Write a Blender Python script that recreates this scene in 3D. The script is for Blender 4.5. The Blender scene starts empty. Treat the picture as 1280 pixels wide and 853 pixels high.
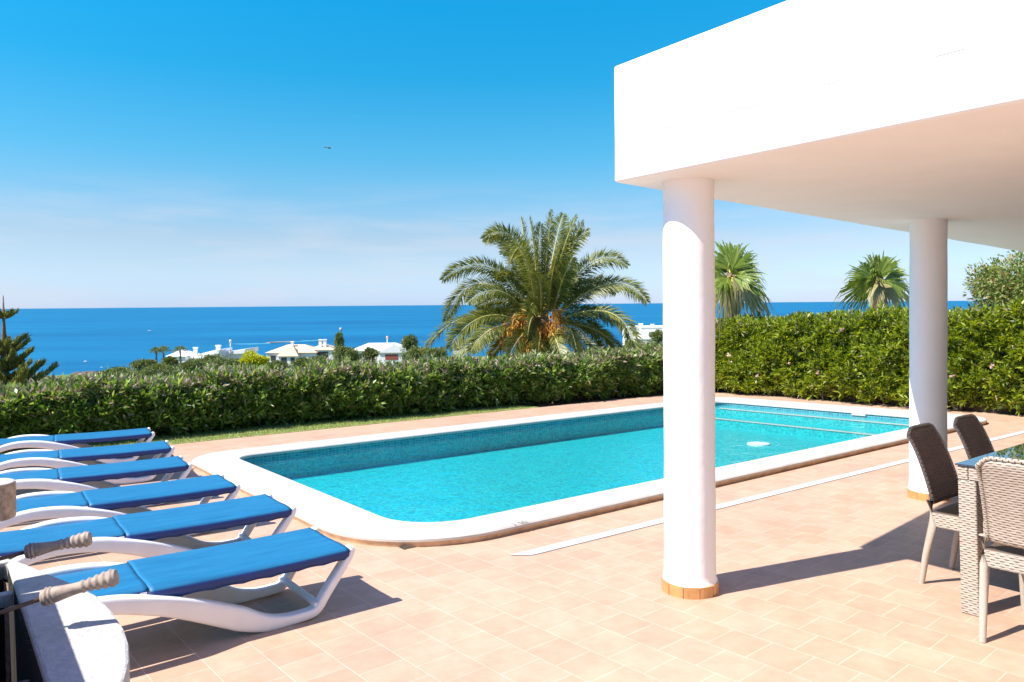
import bpy, math, random
import numpy as np
from mathutils import Matrix, Vector
random.seed(7); rng = np.random.default_rng(11)
scene = bpy.context.scene
COL = scene.collection
R = math.radians

# ---------------------------------------------------------------- camera model
F = 921.5; PITCH = R(1.0); ROLL = math.atan(.0084); CYP = 396.5
TX, TY = .0074, -.0336                      # fall of the terrace
CAM = np.array([0, 0, 1.54])
def _rx(a): c, s = math.cos(a), math.sin(a); return np.array([[1,0,0],[0,c,-s],[0,s,c]])
def _rz(a): c, s = math.cos(a), math.sin(a); return np.array([[c,-s,0],[s,c,0],[0,0,1]])
MC = _rx(math.pi/2 - PITCH) @ _rz(-ROLL)
def G(x, y): return TX*x + TY*y
def ray(px, py):
    d = MC @ np.array([(px-640)/F, -(py-CYP)/F, -1]); return d/d[1]
def atY(px, py, Y): return CAM + ray(px, py)*Y
def gnd(px, py, h=0):
    d = ray(px, py); return CAM + d*((CAM[2]-h)/(TX*d[0]+TY-d[2]))
def atZ(px, py, z):
    d = ray(px, py); return CAM + d*((z-CAM[2])/d[2])
AZ = R(52.26)
DA = np.array([math.sin(AZ), math.cos(AZ)]); DB = np.array([-DA[1], DA[0]])
def AB(a, b, h=0):
    p = DA*a + DB*b; return (float(p[0]), float(p[1]), float(G(p[0], p[1])+h))
NRM = Vector((-TX, -TY, 1)).normalized()
def tilt(x, y, ang, h=0):
    """matrix of a thing standing on the sloping terrace, its local X turned by ang from world X"""
    X = Vector((math.cos(ang), math.sin(ang), 0)); X.z = G(X.x, X.y); X.normalize()
    Yv = NRM.cross(X).normalized()
    m = Matrix.Identity(4)
    for i in range(3): m[i][0] = X[i]; m[i][1] = Yv[i]; m[i][2] = NRM[i]
    m.translation = Vector((x, y, G(x, y)+h)); return m

# ---------------------------------------------------------------- materials
def newmat(name):
    m = bpy.data.materials.new(name); m.use_nodes = True
    nt = m.node_tree; b = nt.nodes['Principled BSDF']; return m, nt, b
def N(nt, t, **kw):
    n = nt.nodes.new(t)
    for k, v in kw.items():
        if k in n.inputs.keys(): n.inputs[k].default_value = v
        else: setattr(n, k, v)
    return n
def ramp(nt, pts, interp='LINEAR'):
    n = nt.nodes.new('ShaderNodeValToRGB'); e = n.color_ramp.elements; n.color_ramp.interpolation = interp
    while len(e) < len(pts): e.new(.5)
    for q, (p, c) in zip(e, pts):
        q.position = p; q.color = (*c, 1) if len(c) == 3 else c
    return n
def L(nt, a, b): nt.links.new(a, b)
def simple(name, col, rough=.5, var=.0, scale=20, bump=0, bscale=None, bdist=.01, metal=0, spec=.5, coords='Object', col2=None):
    m, nt, b = newmat(name)
    b.inputs['Base Color'].default_value = (*col, 1); b.inputs['Roughness'].default_value = rough
    b.inputs['Metallic'].default_value = metal; b.inputs['Specular IOR Level'].default_value = spec
    tc = N(nt, 'ShaderNodeTexCoord')
    if var or col2:
        no = N(nt, 'ShaderNodeTexNoise', Scale=scale, Detail=6.0, Roughness=.6); L(nt, tc.outputs[coords], no.inputs['Vector'])
        c2 = col2 or tuple(max(0, c*(1-var)) for c in col); c1 = col if col2 else tuple(min(1, c*(1+var)) for c in col)
        r = ramp(nt, [(.32, c2), (.68, c1)]); L(nt, no.outputs['Fac'], r.inputs['Fac']); L(nt, r.outputs['Color'], b.inputs['Base Color'])
    if bump:
        n2 = N(nt, 'ShaderNodeTexNoise', Scale=bscale or scale, Detail=5.0); L(nt, tc.outputs[coords], n2.inputs['Vector'])
        bp = N(nt, 'ShaderNodeBump', Strength=bump, Distance=bdist); L(nt, n2.outputs['Fac'], bp.inputs['Height']); L(nt, bp.outputs['Normal'], b.inputs['Normal'])
    return m
def leafmat(name, cols, rough=.45, trans=.35, spec=.4):
    """leaf tone picked per leaf"""
    m, nt, b = newmat(name)
    g = N(nt, 'ShaderNodeNewGeometry'); r = ramp(nt, [(i/(len(cols)-1), c) for i, c in enumerate(cols)])
    L(nt, g.outputs['Random Per Island'], r.inputs['Fac']); L(nt, r.outputs['Color'], b.inputs['Base Color'])
    b.inputs['Roughness'].default_value = rough; b.inputs['Specular IOR Level'].default_value = spec
    tr = N(nt, 'ShaderNodeBsdfTranslucent'); hs = N(nt, 'ShaderNodeHueSaturation', Hue=.48, Saturation=1.1, Value=1.3)
    L(nt, r.outputs['Color'], hs.inputs['Color']); L(nt, hs.outputs['Color'], tr.inputs['Color'])
    mx = N(nt, 'ShaderNodeMixShader'); mx.inputs[0].default_value = trans
    L(nt, b.outputs[0], mx.inputs[1]); L(nt, tr.outputs[0], mx.inputs[2]); L(nt, mx.outputs[0], nt.nodes['Material Output'].inputs['Surface'])
    return m

M = {}
def tile_material():
    m, nt, b = newmat('terracotta_tiles')
    AT = R(49.5); ta = (math.sin(AT), math.cos(AT)); tb = (-ta[1], ta[0])
    tc = N(nt, 'ShaderNodeTexCoord')
    def dot(v, off):
        d = N(nt, 'ShaderNodeVectorMath', operation='DOT_PRODUCT'); L(nt, tc.outputs['Object'], d.inputs[0]); d.inputs[1].default_value = (*v, 0)
        s = N(nt, 'ShaderNodeMath', operation='SUBTRACT'); L(nt, d.outputs['Value'], s.inputs[0]); s.inputs[1].default_value = off; return s
    u, v = dot(tb, 2.52), dot(ta, 1.828)
    wob = N(nt, 'ShaderNodeTexNoise', Scale=1.1, Detail=2.0); L(nt, tc.outputs['Object'], wob.inputs['Vector'])
    w2 = N(nt, 'ShaderNodeMath', operation='MULTIPLY_ADD'); L(nt, wob.outputs['Fac'], w2.inputs[0]); w2.inputs[1].default_value = .022; w2.inputs[2].default_value = -.011
    ad = N(nt, 'ShaderNodeMath', operation='ADD'); L(nt, u.outputs[0], ad.inputs[0]); L(nt, w2.outputs[0], ad.inputs[1])
    cx = N(nt, 'ShaderNodeCombineXYZ'); L(nt, ad.outputs[0], cx.inputs[0]); L(nt, v.outputs[0], cx.inputs[1])
    br = N(nt, 'ShaderNodeTexBrick', offset=.5)
    for k, val in {'Scale': 1.0, 'Mortar Size': .0042, 'Mortar Smooth': .35, 'Bias': 0.0, 'Brick Width': .2125, 'Row Height': .237}.items(): br.inputs[k].default_value = val
    br.inputs['Color1'].default_value = (*TILE1, 1); br.inputs['Color2'].default_value = (*TILE2, 1); br.inputs['Mortar'].default_value = (.62, .42, .315, 1)
    L(nt, cx.outputs[0], br.inputs['Vector'])
    no = N(nt, 'ShaderNodeTexNoise', Scale=7.0, Detail=8.0, Roughness=.7); L(nt, tc.outputs['Object'], no.inputs['Vector'])
    r = ramp(nt, [(.3, (.86, .84, .82)), (.7, (1.05, 1.06, 1.08))]); L(nt, no.outputs['Fac'], r.inputs['Fac'])
    no3 = N(nt, 'ShaderNodeTexNoise', Scale=.9, Detail=6.0, Roughness=.65); L(nt, tc.outputs['Object'], no3.inputs['Vector'])
    r3 = ramp(nt, [(.28, (.84, .82, .82)), (.42, (.96, .95, .95)), (.65, (1.04, 1.04, 1.03))]); L(nt, no3.outputs['Fac'], r3.inputs['Fac'])
    mu = N(nt, 'ShaderNodeMix', data_type='RGBA', blend_type='MULTIPLY'); mu.inputs[0].default_value = 1
    L(nt, br.outputs['Color'], mu.inputs[6]); L(nt, r.outputs['Color'], mu.inputs[7])
    m2 = N(nt, 'ShaderNodeMix', data_type='RGBA', blend_type='MULTIPLY'); m2.inputs[0].default_value = 1
    L(nt, mu.outputs[2], m2.inputs[6]); L(nt, r3.outputs['Color'], m2.inputs[7]); L(nt, m2.outputs[2], b.inputs['Base Color'])
    iv = N(nt, 'ShaderNodeMath', operation='SUBTRACT'); iv.inputs[0].default_value = 1; L(nt, br.outputs['Fac'], iv.inputs[1])
    n4 = N(nt, 'ShaderNodeTexNoise', Scale=60.0, Detail=4.0); L(nt, tc.outputs['Object'], n4.inputs['Vector'])
    a2 = N(nt, 'ShaderNodeMath', operation='MULTIPLY_ADD'); L(nt, n4.outputs['Fac'], a2.inputs[0]); a2.inputs[1].default_value = .25; L(nt, iv.outputs[0], a2.inputs[2])
    bp = N(nt, 'ShaderNodeBump', Strength=.5, Distance=.003); L(nt, a2.outputs[0], bp.inputs['Height']); L(nt, bp.outputs['Normal'], b.inputs['Normal'])
    b.inputs['Roughness'].default_value = .55; b.inputs['Specular IOR Level'].default_value = .3
    return m
TILE1, TILE2 = (.520, .350, .245), (.475, .312, .213)
M['tiles'] = tile_material()

def mosaic_material():
    m, nt, b = newmat('pool_mosaic')
    tc = N(nt, 'ShaderNodeTexCoord')
    br = N(nt, 'ShaderNodeTexBrick', offset=0.0)
    for k, val in {'Scale': 1.0, 'Mortar Size': .0016, 'Mortar Smooth': .2, 'Bias': 0.0, 'Brick Width': .025, 'Row Height': .025}.items(): br.inputs[k].default_value = val
    br.inputs['Color1'].default_value = (.001, .24, .29, 1); br.inputs['Color2'].default_value = (.006, .56, .53, 1); br.inputs['Mortar'].default_value = (.03, .44, .47, 1)  # tile tones spread wide to imitate sparkles of light in the water
    L(nt, tc.outputs['UV'], br.inputs['Vector'])
    L(nt, br.outputs['Color'], b.inputs['Base Color']); b.inputs['Roughness'].default_value = .35
    return m
M['mosaic'] = mosaic_material()
def band_material():
    m, nt, b = newmat('waterline_mosaic')
    tc = N(nt, 'ShaderNodeTexCoord')
    br = N(nt, 'ShaderNodeTexBrick', offset=0.0)
    for k, val in {'Scale': 1.0, 'Mortar Size': .003, 'Mortar Smooth': .2, 'Bias': 0.0, 'Brick Width': .05, 'Row Height': .03}.items(): br.inputs[k].default_value = val
    br.inputs['Color1'].default_value = (.02, .14, .20, 1); br.inputs['Color2'].default_value = (.05, .30, .36, 1); br.inputs['Mortar'].default_value = (.20, .42, .46, 1)
    L(nt, tc.outputs['UV'], br.inputs['Vector']); L(nt, br.outputs['Color'], b.inputs['Base Color']); b.inputs['Roughness'].default_value = .3
    return m
M['band'] = band_material()

def water_material():
    m, nt, b = newmat('pool_water'); nt.nodes.remove(b)
    out = nt.nodes['Material Output']; tc = N(nt, 'ShaderNodeTexCoord')
    n1 = N(nt, 'ShaderNodeTexNoise', Scale=3.2, Detail=3.0, Distortion=.6); L(nt, tc.outputs['Object'], n1.inputs['Vector'])
    n2 = N(nt, 'ShaderNodeTexNoise', Scale=13.0, Detail=2.0, Distortion=.8); L(nt, tc.outputs['Object'], n2.inputs['Vector'])
    ad = N(nt, 'ShaderNodeMath', operation='MULTIPLY_ADD'); L(nt, n2.outputs['Fac'], ad.inputs[0]); ad.inputs[1].default_value = .35; L(nt, n1.outputs['Fac'], ad.inputs[2])
    bp = N(nt, 'ShaderNodeBump', Strength=.55, Distance=.05); L(nt, ad.outputs[0], bp.inputs['Height'])
    gl = N(nt, 'ShaderNodeBsdfGlossy', Roughness=.03); L(nt, bp.outputs['Normal'], gl.inputs['Normal'])
    tr = N(nt, 'ShaderNodeBsdfTransparent'); tr.inputs[0].default_value = (.86, .985, 1, 1)
    fr = N(nt, 'ShaderNodeFresnel', IOR=1.33); L(nt, bp.outputs['Normal'], fr.inputs['Normal'])
    mu = N(nt, 'ShaderNodeMath', operation='MULTIPLY'); L(nt, fr.outputs[0], mu.inputs[0]); mu.inputs[1].default_value = .32
    mx = N(nt, 'ShaderNodeMixShader'); L(nt, mu.outputs[0], mx.inputs[0]); L(nt, tr.outputs[0], mx.inputs[1]); L(nt, gl.outputs[0], mx.inputs[2])
    L(nt, mx.outputs[0], out.inputs['Surface']); return m
M['water'] = water_material()

def wicker_material(name, C1, C2, CD):
    m, nt, b = newmat(name)
    tc = N(nt, 'ShaderNodeTexCoord')
    sx = N(nt, 'ShaderNodeSeparateXYZ'); L(nt, tc.outputs['UV'], sx.inputs[0])
    def mt(op, a, b_=None, c=None):
        n = N(nt, 'ShaderNodeMath', operation=op)
        for i, q in enumerate((a, b_, c)):
            if q is None: continue
            if isinstance(q, (int, float)): n.inputs[i].default_value = q
            else: L(nt, q.outputs[0], n.inputs[i])
        return n
    ux = N(nt, 'ShaderNodeMath', operation='MULTIPLY'); L(nt, sx.outputs[0], ux.inputs[0]); ux.inputs[1].default_value = 2*math.pi/.040
    vh = N(nt, 'ShaderNodeMath', operation='MULTIPLY_ADD'); L(nt, sx.outputs[1], vh.inputs[0]); vh.inputs[1].default_value = 1/.0125; vh.inputs[2].default_value = .5
    rb = mt('FLOOR', vh); fb = mt('ABSOLUTE', mt('SUBTRACT', mt('FRACT', vh), .5))
    cu_ = mt('COSINE', mt('ADD', ux, mt('MULTIPLY', rb, math.pi)))
    near = N(nt, 'ShaderNodeMapRange', interpolation_type='SMOOTHSTEP'); L(nt, fb.outputs[0], near.inputs[0]); near.inputs[1].default_value = .06; near.inputs[2].default_value = .26; near.inputs[3].default_value = 1; near.inputs[4].default_value = 0
    dash = N(nt, 'ShaderNodeMapRange', interpolation_type='SMOOTHSTEP'); L(nt, cu_.outputs[0], dash.inputs[0]); dash.inputs[1].default_value = -.25; dash.inputs[2].default_value = .7
    mk = mt('MULTIPLY', near, dash)
    no = N(nt, 'ShaderNodeTexNoise', Scale=35.0, Detail=3.0); L(nt, tc.outputs['Object'], no.inputs['Vector'])
    r = ramp(nt, [(.3, C1), (.7, C2)]); L(nt, no.outputs['Fac'], r.inputs['Fac'])
    mxc = N(nt, 'ShaderNodeMix', data_type='RGBA'); L(nt, mk.outputs[0], mxc.inputs[0]); L(nt, r.outputs[0], mxc.inputs[6]); mxc.inputs[7].default_value = (*CD, 1); L(nt, mxc.outputs[2], b.inputs['Base Color'])
    hh = mt('SUBTRACT', mt('MULTIPLY', fb, 1.2), mt('MULTIPLY', mk, 1.0))
    bp = N(nt, 'ShaderNodeBump', Strength=.9, Distance=.003); L(nt, hh.outputs[0], bp.inputs['Height']); L(nt, bp.outputs['Normal'], b.inputs['Normal'])
    b.inputs['Roughness'].default_value = .5; return m
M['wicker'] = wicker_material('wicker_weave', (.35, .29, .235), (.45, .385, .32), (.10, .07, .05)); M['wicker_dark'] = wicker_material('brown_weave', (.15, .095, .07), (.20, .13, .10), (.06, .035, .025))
M['wicker_leg'] = simple('wrapped_cane', (.42, .355, .29), .5, .12, 90, .3, 120, .003)
M['plaster'] = simple('white_plaster', (.90, .89, .87), .75, .02, 3, .22, 22, .008)
def roof_material():
    m = simple('porch_roof_plaster', (.90, .89, .87), .75, .02, 3, .22, 22, .008); nt = m.node_tree; b = nt.nodes['Principled BSDF']
    src = b.inputs['Base Color'].links[0].from_socket; tc = N(nt, 'ShaderNodeTexCoord')
    no = N(nt, 'ShaderNodeTexNoise', Scale=2.2, Detail=2.0, Roughness=.5); L(nt, tc.outputs['Object'], no.inputs['Vector'])
    sx = N(nt, 'ShaderNodeSeparateXYZ'); L(nt, tc.outputs['Object'], sx.inputs[0])
    def mt(op, a, b_=None, c=None):
        n = N(nt, 'ShaderNodeMath', operation=op)
        for i, q in enumerate((a, b_, c)):
            if q is None: continue
            if isinstance(q, (int, float)): n.inputs[i].default_value = q
            else: L(nt, q, n.inputs[i])
        return n.outputs[0]
    d = mt('ABSOLUTE', mt('SUBTRACT', mt('MULTIPLY_ADD', no.outputs['Fac'], .10, sx.outputs[2]), 2.47-G(2.3, 5.4)+.05))
    n2 = N(nt, 'ShaderNodeTexNoise', Scale=5.0, Detail=3.0); L(nt, tc.outputs['Object'], n2.inputs['Vector'])
    line = N(nt, 'ShaderNodeMapRange'); L(nt, d, line.inputs[0]); line.inputs[1].default_value = .0015; line.inputs[2].default_value = .0055; line.inputs[3].default_value = 1; line.inputs[4].default_value = 0
    gate = N(nt, 'ShaderNodeMapRange'); L(nt, n2.outputs['Fac'], gate.inputs[0]); gate.inputs[1].default_value = .34; gate.inputs[2].default_value = .55
    k = mt('MULTIPLY', line.outputs[0], gate.outputs[0]); mx = N(nt, 'ShaderNodeMix', data_type='RGBA'); L(nt, mt('MULTIPLY', k, .8), mx.inputs[0]); L(nt, src, mx.inputs[6]); mx.inputs[7].default_value = (.12, .11, .10, 1); L(nt, mx.outputs[2], b.inputs['Base Color'])
    return m
M['roofp'] = roof_material()
M['coping'] = simple('pale_coping_stone', (.50, .465, .42), .65, .09, 5, .2, 70, .004)
M['coping_edge'] = simple('weathered_coping_edge', (.50, .33, .20), .75, .25, 9, .3, 60, .005)
M['skirt'] = simple('glazed_terracotta', (.55, .27, .10), .3, .3, 6)
M['grout'] = simple('pale_grout', (.72, .66, .58), .8, .05, 20)
M['drain'] = simple('white_drain_grating', (.52, .515, .50), .5, .04, 8, .4, 60, .004)
M['plastic'] = simple('white_resin', (.80, .79, .78), .38, .03, 10)
def sling_material():
    m, nt, b = newmat('blue_sling_mesh')
    tc = N(nt, 'ShaderNodeTexCoord'); mp = N(nt, 'ShaderNodeMapping'); mp.inputs['Scale'].default_value = (1.0, 7.0, 1.0); oi = N(nt, 'ShaderNodeObjectInfo'); sh_ = N(nt, 'ShaderNodeVectorMath', operation='MULTIPLY_ADD'); cb = N(nt, 'ShaderNodeCombineXYZ'); L(nt, oi.outputs['Random'], cb.inputs[0]); L(nt, oi.outputs['Random'], cb.inputs[1]); L(nt, cb.outputs[0], sh_.inputs[0]); sh_.inputs[1].default_value = (37, 11, 0); L(nt, tc.outputs['Object'], sh_.inputs[2]); L(nt, sh_.outputs[0], mp.inputs[0])
    no = N(nt, 'ShaderNodeTexNoise', Scale=3.0, Detail=5.0, Roughness=.65); L(nt, mp.outputs[0], no.inputs['Vector'])
    r = ramp(nt, [(.3, (.006, .108, .235)), (.7, (.014, .165, .315))]); L(nt, no.outputs['Fac'], r.inputs['Fac']); L(nt, r.outputs[0], b.inputs['Base Color'])
    b.inputs['Roughness'].default_value = .5; b.inputs['Specular IOR Level'].default_value = .35
    w = N(nt, 'ShaderNodeTexBrick', offset=.5)
    for k, val in {'Scale': 1.0, 'Mortar Size': .0012, 'Brick Width': .006, 'Row Height': .004}.items(): w.inputs[k].default_value = val
    L(nt, tc.outputs['Object'], w.inputs['Vector'])
    bp = N(nt, 'ShaderNodeBump', Strength=.25, Distance=.001); L(nt, w.outputs['Fac'], bp.inputs['Height']); L(nt, bp.outputs['Normal'], b.inputs['Normal'])
    return m
M['sling'] = sling_material()
M['sling_shade'] = simple('navy_sling_shade', (.006, .035, .17), .55, .15, 8)  # same blue fabric on the side drops, shade painted into its colour
M['stone'] = simple('white_pitted_stone', (.45, .43, .395), .85, .12, 40, .8, 55, .008)
M['rough_stone'] = simple('rough_brown_aggregate', (.42, .30, .20), .9, .35, 60, .6, 90, .006)
M['soot'] = simple('sooty_brick', (.016, .011, .008), .95, .4, 8, .6, 30, .01)
M['ash'] = simple('grey_concrete_ledge', (.30, .25, .22), .95, .3, 9, .5, 40, .006)
M['handle'] = simple('weathered_wood', (.34, .27, .215), .75, .3, 30, .5, 80, .003)
M['iron'] = simple('rusty_iron', (.16, .10, .07), .6, .4, 50, metal=.4)
def glass_top():
    m, nt, b = newmat('dark_tinted_glass'); b.inputs['Base Color'].default_value = (.01, .03, .06, 1); b.inputs['Roughness'].default_value = .02
    b.inputs['IOR'].default_value = 1.75; b.inputs['Coat Weight'].default_value = .6; b.inputs['Coat Roughness'].default_value = .01; return m
M['glass'] = glass_top()
M['cushion'] = simple('cream_cotton', (.76, .73, .68), .9, .04, 12, .3, 90, .003)
M['bark'] = simple('brown_bark', (.17, .11, .07), .95, .4, 14, .8, 25, .02)
M['twig_shade'] = simple('twig_shade_core', (.075, .05, .035), .95, .4, 18, .8, 30, .03)
M['soil'] = simple('dry_garden_soil', (.23, .16, .10), .95, .3, 3, .5, 30, .02)
M['lawn'] = simple('mown_lawn', (.22, .27, .07), .9, .25, 9, .5, 60, .02)
M['grass'] = leafmat('grass_blades', [(.16, .23, .05), (.24, .30, .08), (.34, .34, .13)])
M['oleander'] = leafmat('oleander_leaves', [(.035, .09, .018), (.09, .19, .03), (.18, .30, .045), (.38, .48, .12)], .38, .42, .6)
M['bright_hedge'] = leafmat('sunny_hedge_leaves', [(.04, .075, .01), (.13, .20, .015), (.26, .34, .02), (.42, .48, .06)], .40, .42, .55)
M['dry_leaf'] = leafmat('dry_pale_leaves', [(.40, .31, .23), (.46, .37, .30), (.26, .18, .11), (.32, .33, .15)], .6, .2)
M['petal'] = leafmat('pink_petals', [(.75, .45, .42), (.80, .62, .55)], .6, .3)
M['red_petal'] = leafmat('red_petals', [(.65, .06, .03), (.75, .16, .06)], .6, .3)
M['lantana'] = leafmat('bougainvillea_leaves', [(.08, .15, .03), (.15, .24, .05), (.28, .35, .08), (.50, .33, .16)], .5, .35)
M['date_leaf'] = leafmat('date_palm_leaflets', [(.07, .10, .02), (.13, .17, .035), (.22, .24, .05), (.36, .35, .09)], .4, .35, .5)
M['rachis'] = simple('palm_rachis', (.42, .38, .10), .5, .15, 8)
M['fruit'] = leafmat('orange_fruit_strands', [(.60, .26, .03), (.66, .38, .08), (.40, .18, .03)], .5, .3)
M['boot'] = simple('palm_leaf_bases', (.26, .15, .07), .9, .4, 20, .8, 20, .03)
M['fan_leaf'] = leafmat('fan_palm_segments', [(.10, .17, .02), (.20, .28, .04), (.36, .41, .09)], .42, .35, .5)
M['fan_dry'] = leafmat('fan_palm_dry_segments', [(.48, .44, .20), (.38, .33, .15)], .6, .35)
M['conifer'] = leafmat('conifer_needles', [(.11, .14, .04), (.20, .22, .06), (.34, .33, .09)], .55, .2)
M['scrub'] = leafmat('coastal_scrub_leaves', [(.08, .12, .03), (.15, .20, .05), (.26, .29, .10)], .6, .2)
M['yellow_leaf'] = leafmat('yellow_flowering_leaves', [(.55, .55, .02), (.40, .46, .02), (.62, .60, .04)], .6, .2)
M['white_wall'] = simple('whitewashed_wall', (.80, .78, .75), .8, .03, 2)
M['white_roof'] = simple('whitewashed_roof_tiles', (.78, .77, .76), .8, .05, 1.5, .4, 4, .05)
M['tan_roof'] = simple('sandy_roof_tiles', (.62, .46, .30), .85, .12, 1.5, .4, 4, .05)
M['window_or_porch_shade'] = simple('dark_window_porch_shade', (.05, .05, .06), .2)
M['shutter'] = simple('red_brown_shutter', (.28, .07, .05), .5)
M['rock'] = simple('shore_rock', (.40, .30, .20), .95, .3, .4, .5, 2, .2)
M['foam'] = simple('breaking_foam', (.03, .22, .33), .8, .2, .3)
def land_material():
    m, nt, b = newmat('scrub_hillside'); tc = N(nt, 'ShaderNodeTexCoord')
    n1 = N(nt, 'ShaderNodeTexNoise', Scale=.12, Detail=8.0, Roughness=.7); L(nt, tc.outputs['Object'], n1.inputs['Vector'])
    r = ramp(nt, [(.35, (.055, .085, .02)), (.5, (.12, .15, .035)), (.6, (.20, .19, .07)), (.72, (.42, .31, .19))]); L(nt, n1.outputs['Fac'], r.inputs['Fac']); L(nt, r.outputs[0], b.inputs['Base Color'])
    b.inputs['Roughness'].default_value = .95
    n2 = N(nt, 'ShaderNodeTexNoise', Scale=.8, Detail=6.0); L(nt, tc.outputs['Object'], n2.inputs['Vector'])
    bp = N(nt, 'ShaderNodeBump', Strength=1.0, Distance=.6); L(nt, n2.outputs['Fac'], bp.inputs['Height']); L(nt, bp.outputs['Normal'], b.inputs['Normal']); return m
M['land'] = land_material()
def sea_material():
    m, nt, b = newmat('sea_water'); tc = N(nt, 'ShaderNodeTexCoord')
    mp = N(nt, 'ShaderNodeMapping'); mp.inputs['Scale'].default_value = (.25, 1.0, 1.0); L(nt, tc.outputs['Object'], mp.inputs[0])
    n1 = N(nt, 'ShaderNodeTexNoise', Scale=.012, Detail=5.0, Roughness=.65); L(nt, mp.outputs[0], n1.inputs['Vector'])
    r = ramp(nt, [(.3, SEA1), (.7, SEA2)]); L(nt, n1.outputs['Fac'], r.inputs['Fac']); L(nt, r.outputs[0], b.inputs['Base Color'])
    b.inputs['Roughness'].default_value = .45; b.inputs['IOR'].default_value = 1.33; b.inputs['Specular IOR Level'].default_value = .22
    n2 = N(nt, 'ShaderNodeTexNoise', Scale=.35, Detail=8.0, Roughness=.7); L(nt, mp.outputs[0], n2.inputs['Vector'])
    bp = N(nt, 'ShaderNodeBump', Strength=.8, Distance=.5); L(nt, n2.outputs['Fac'], bp.inputs['Height']); L(nt, bp.outputs['Normal'], b.inputs['Normal']); return m
SEA1, SEA2 = (.002, .085, .195), (.005, .145, .275)
M['sea'] = sea_material()

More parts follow.
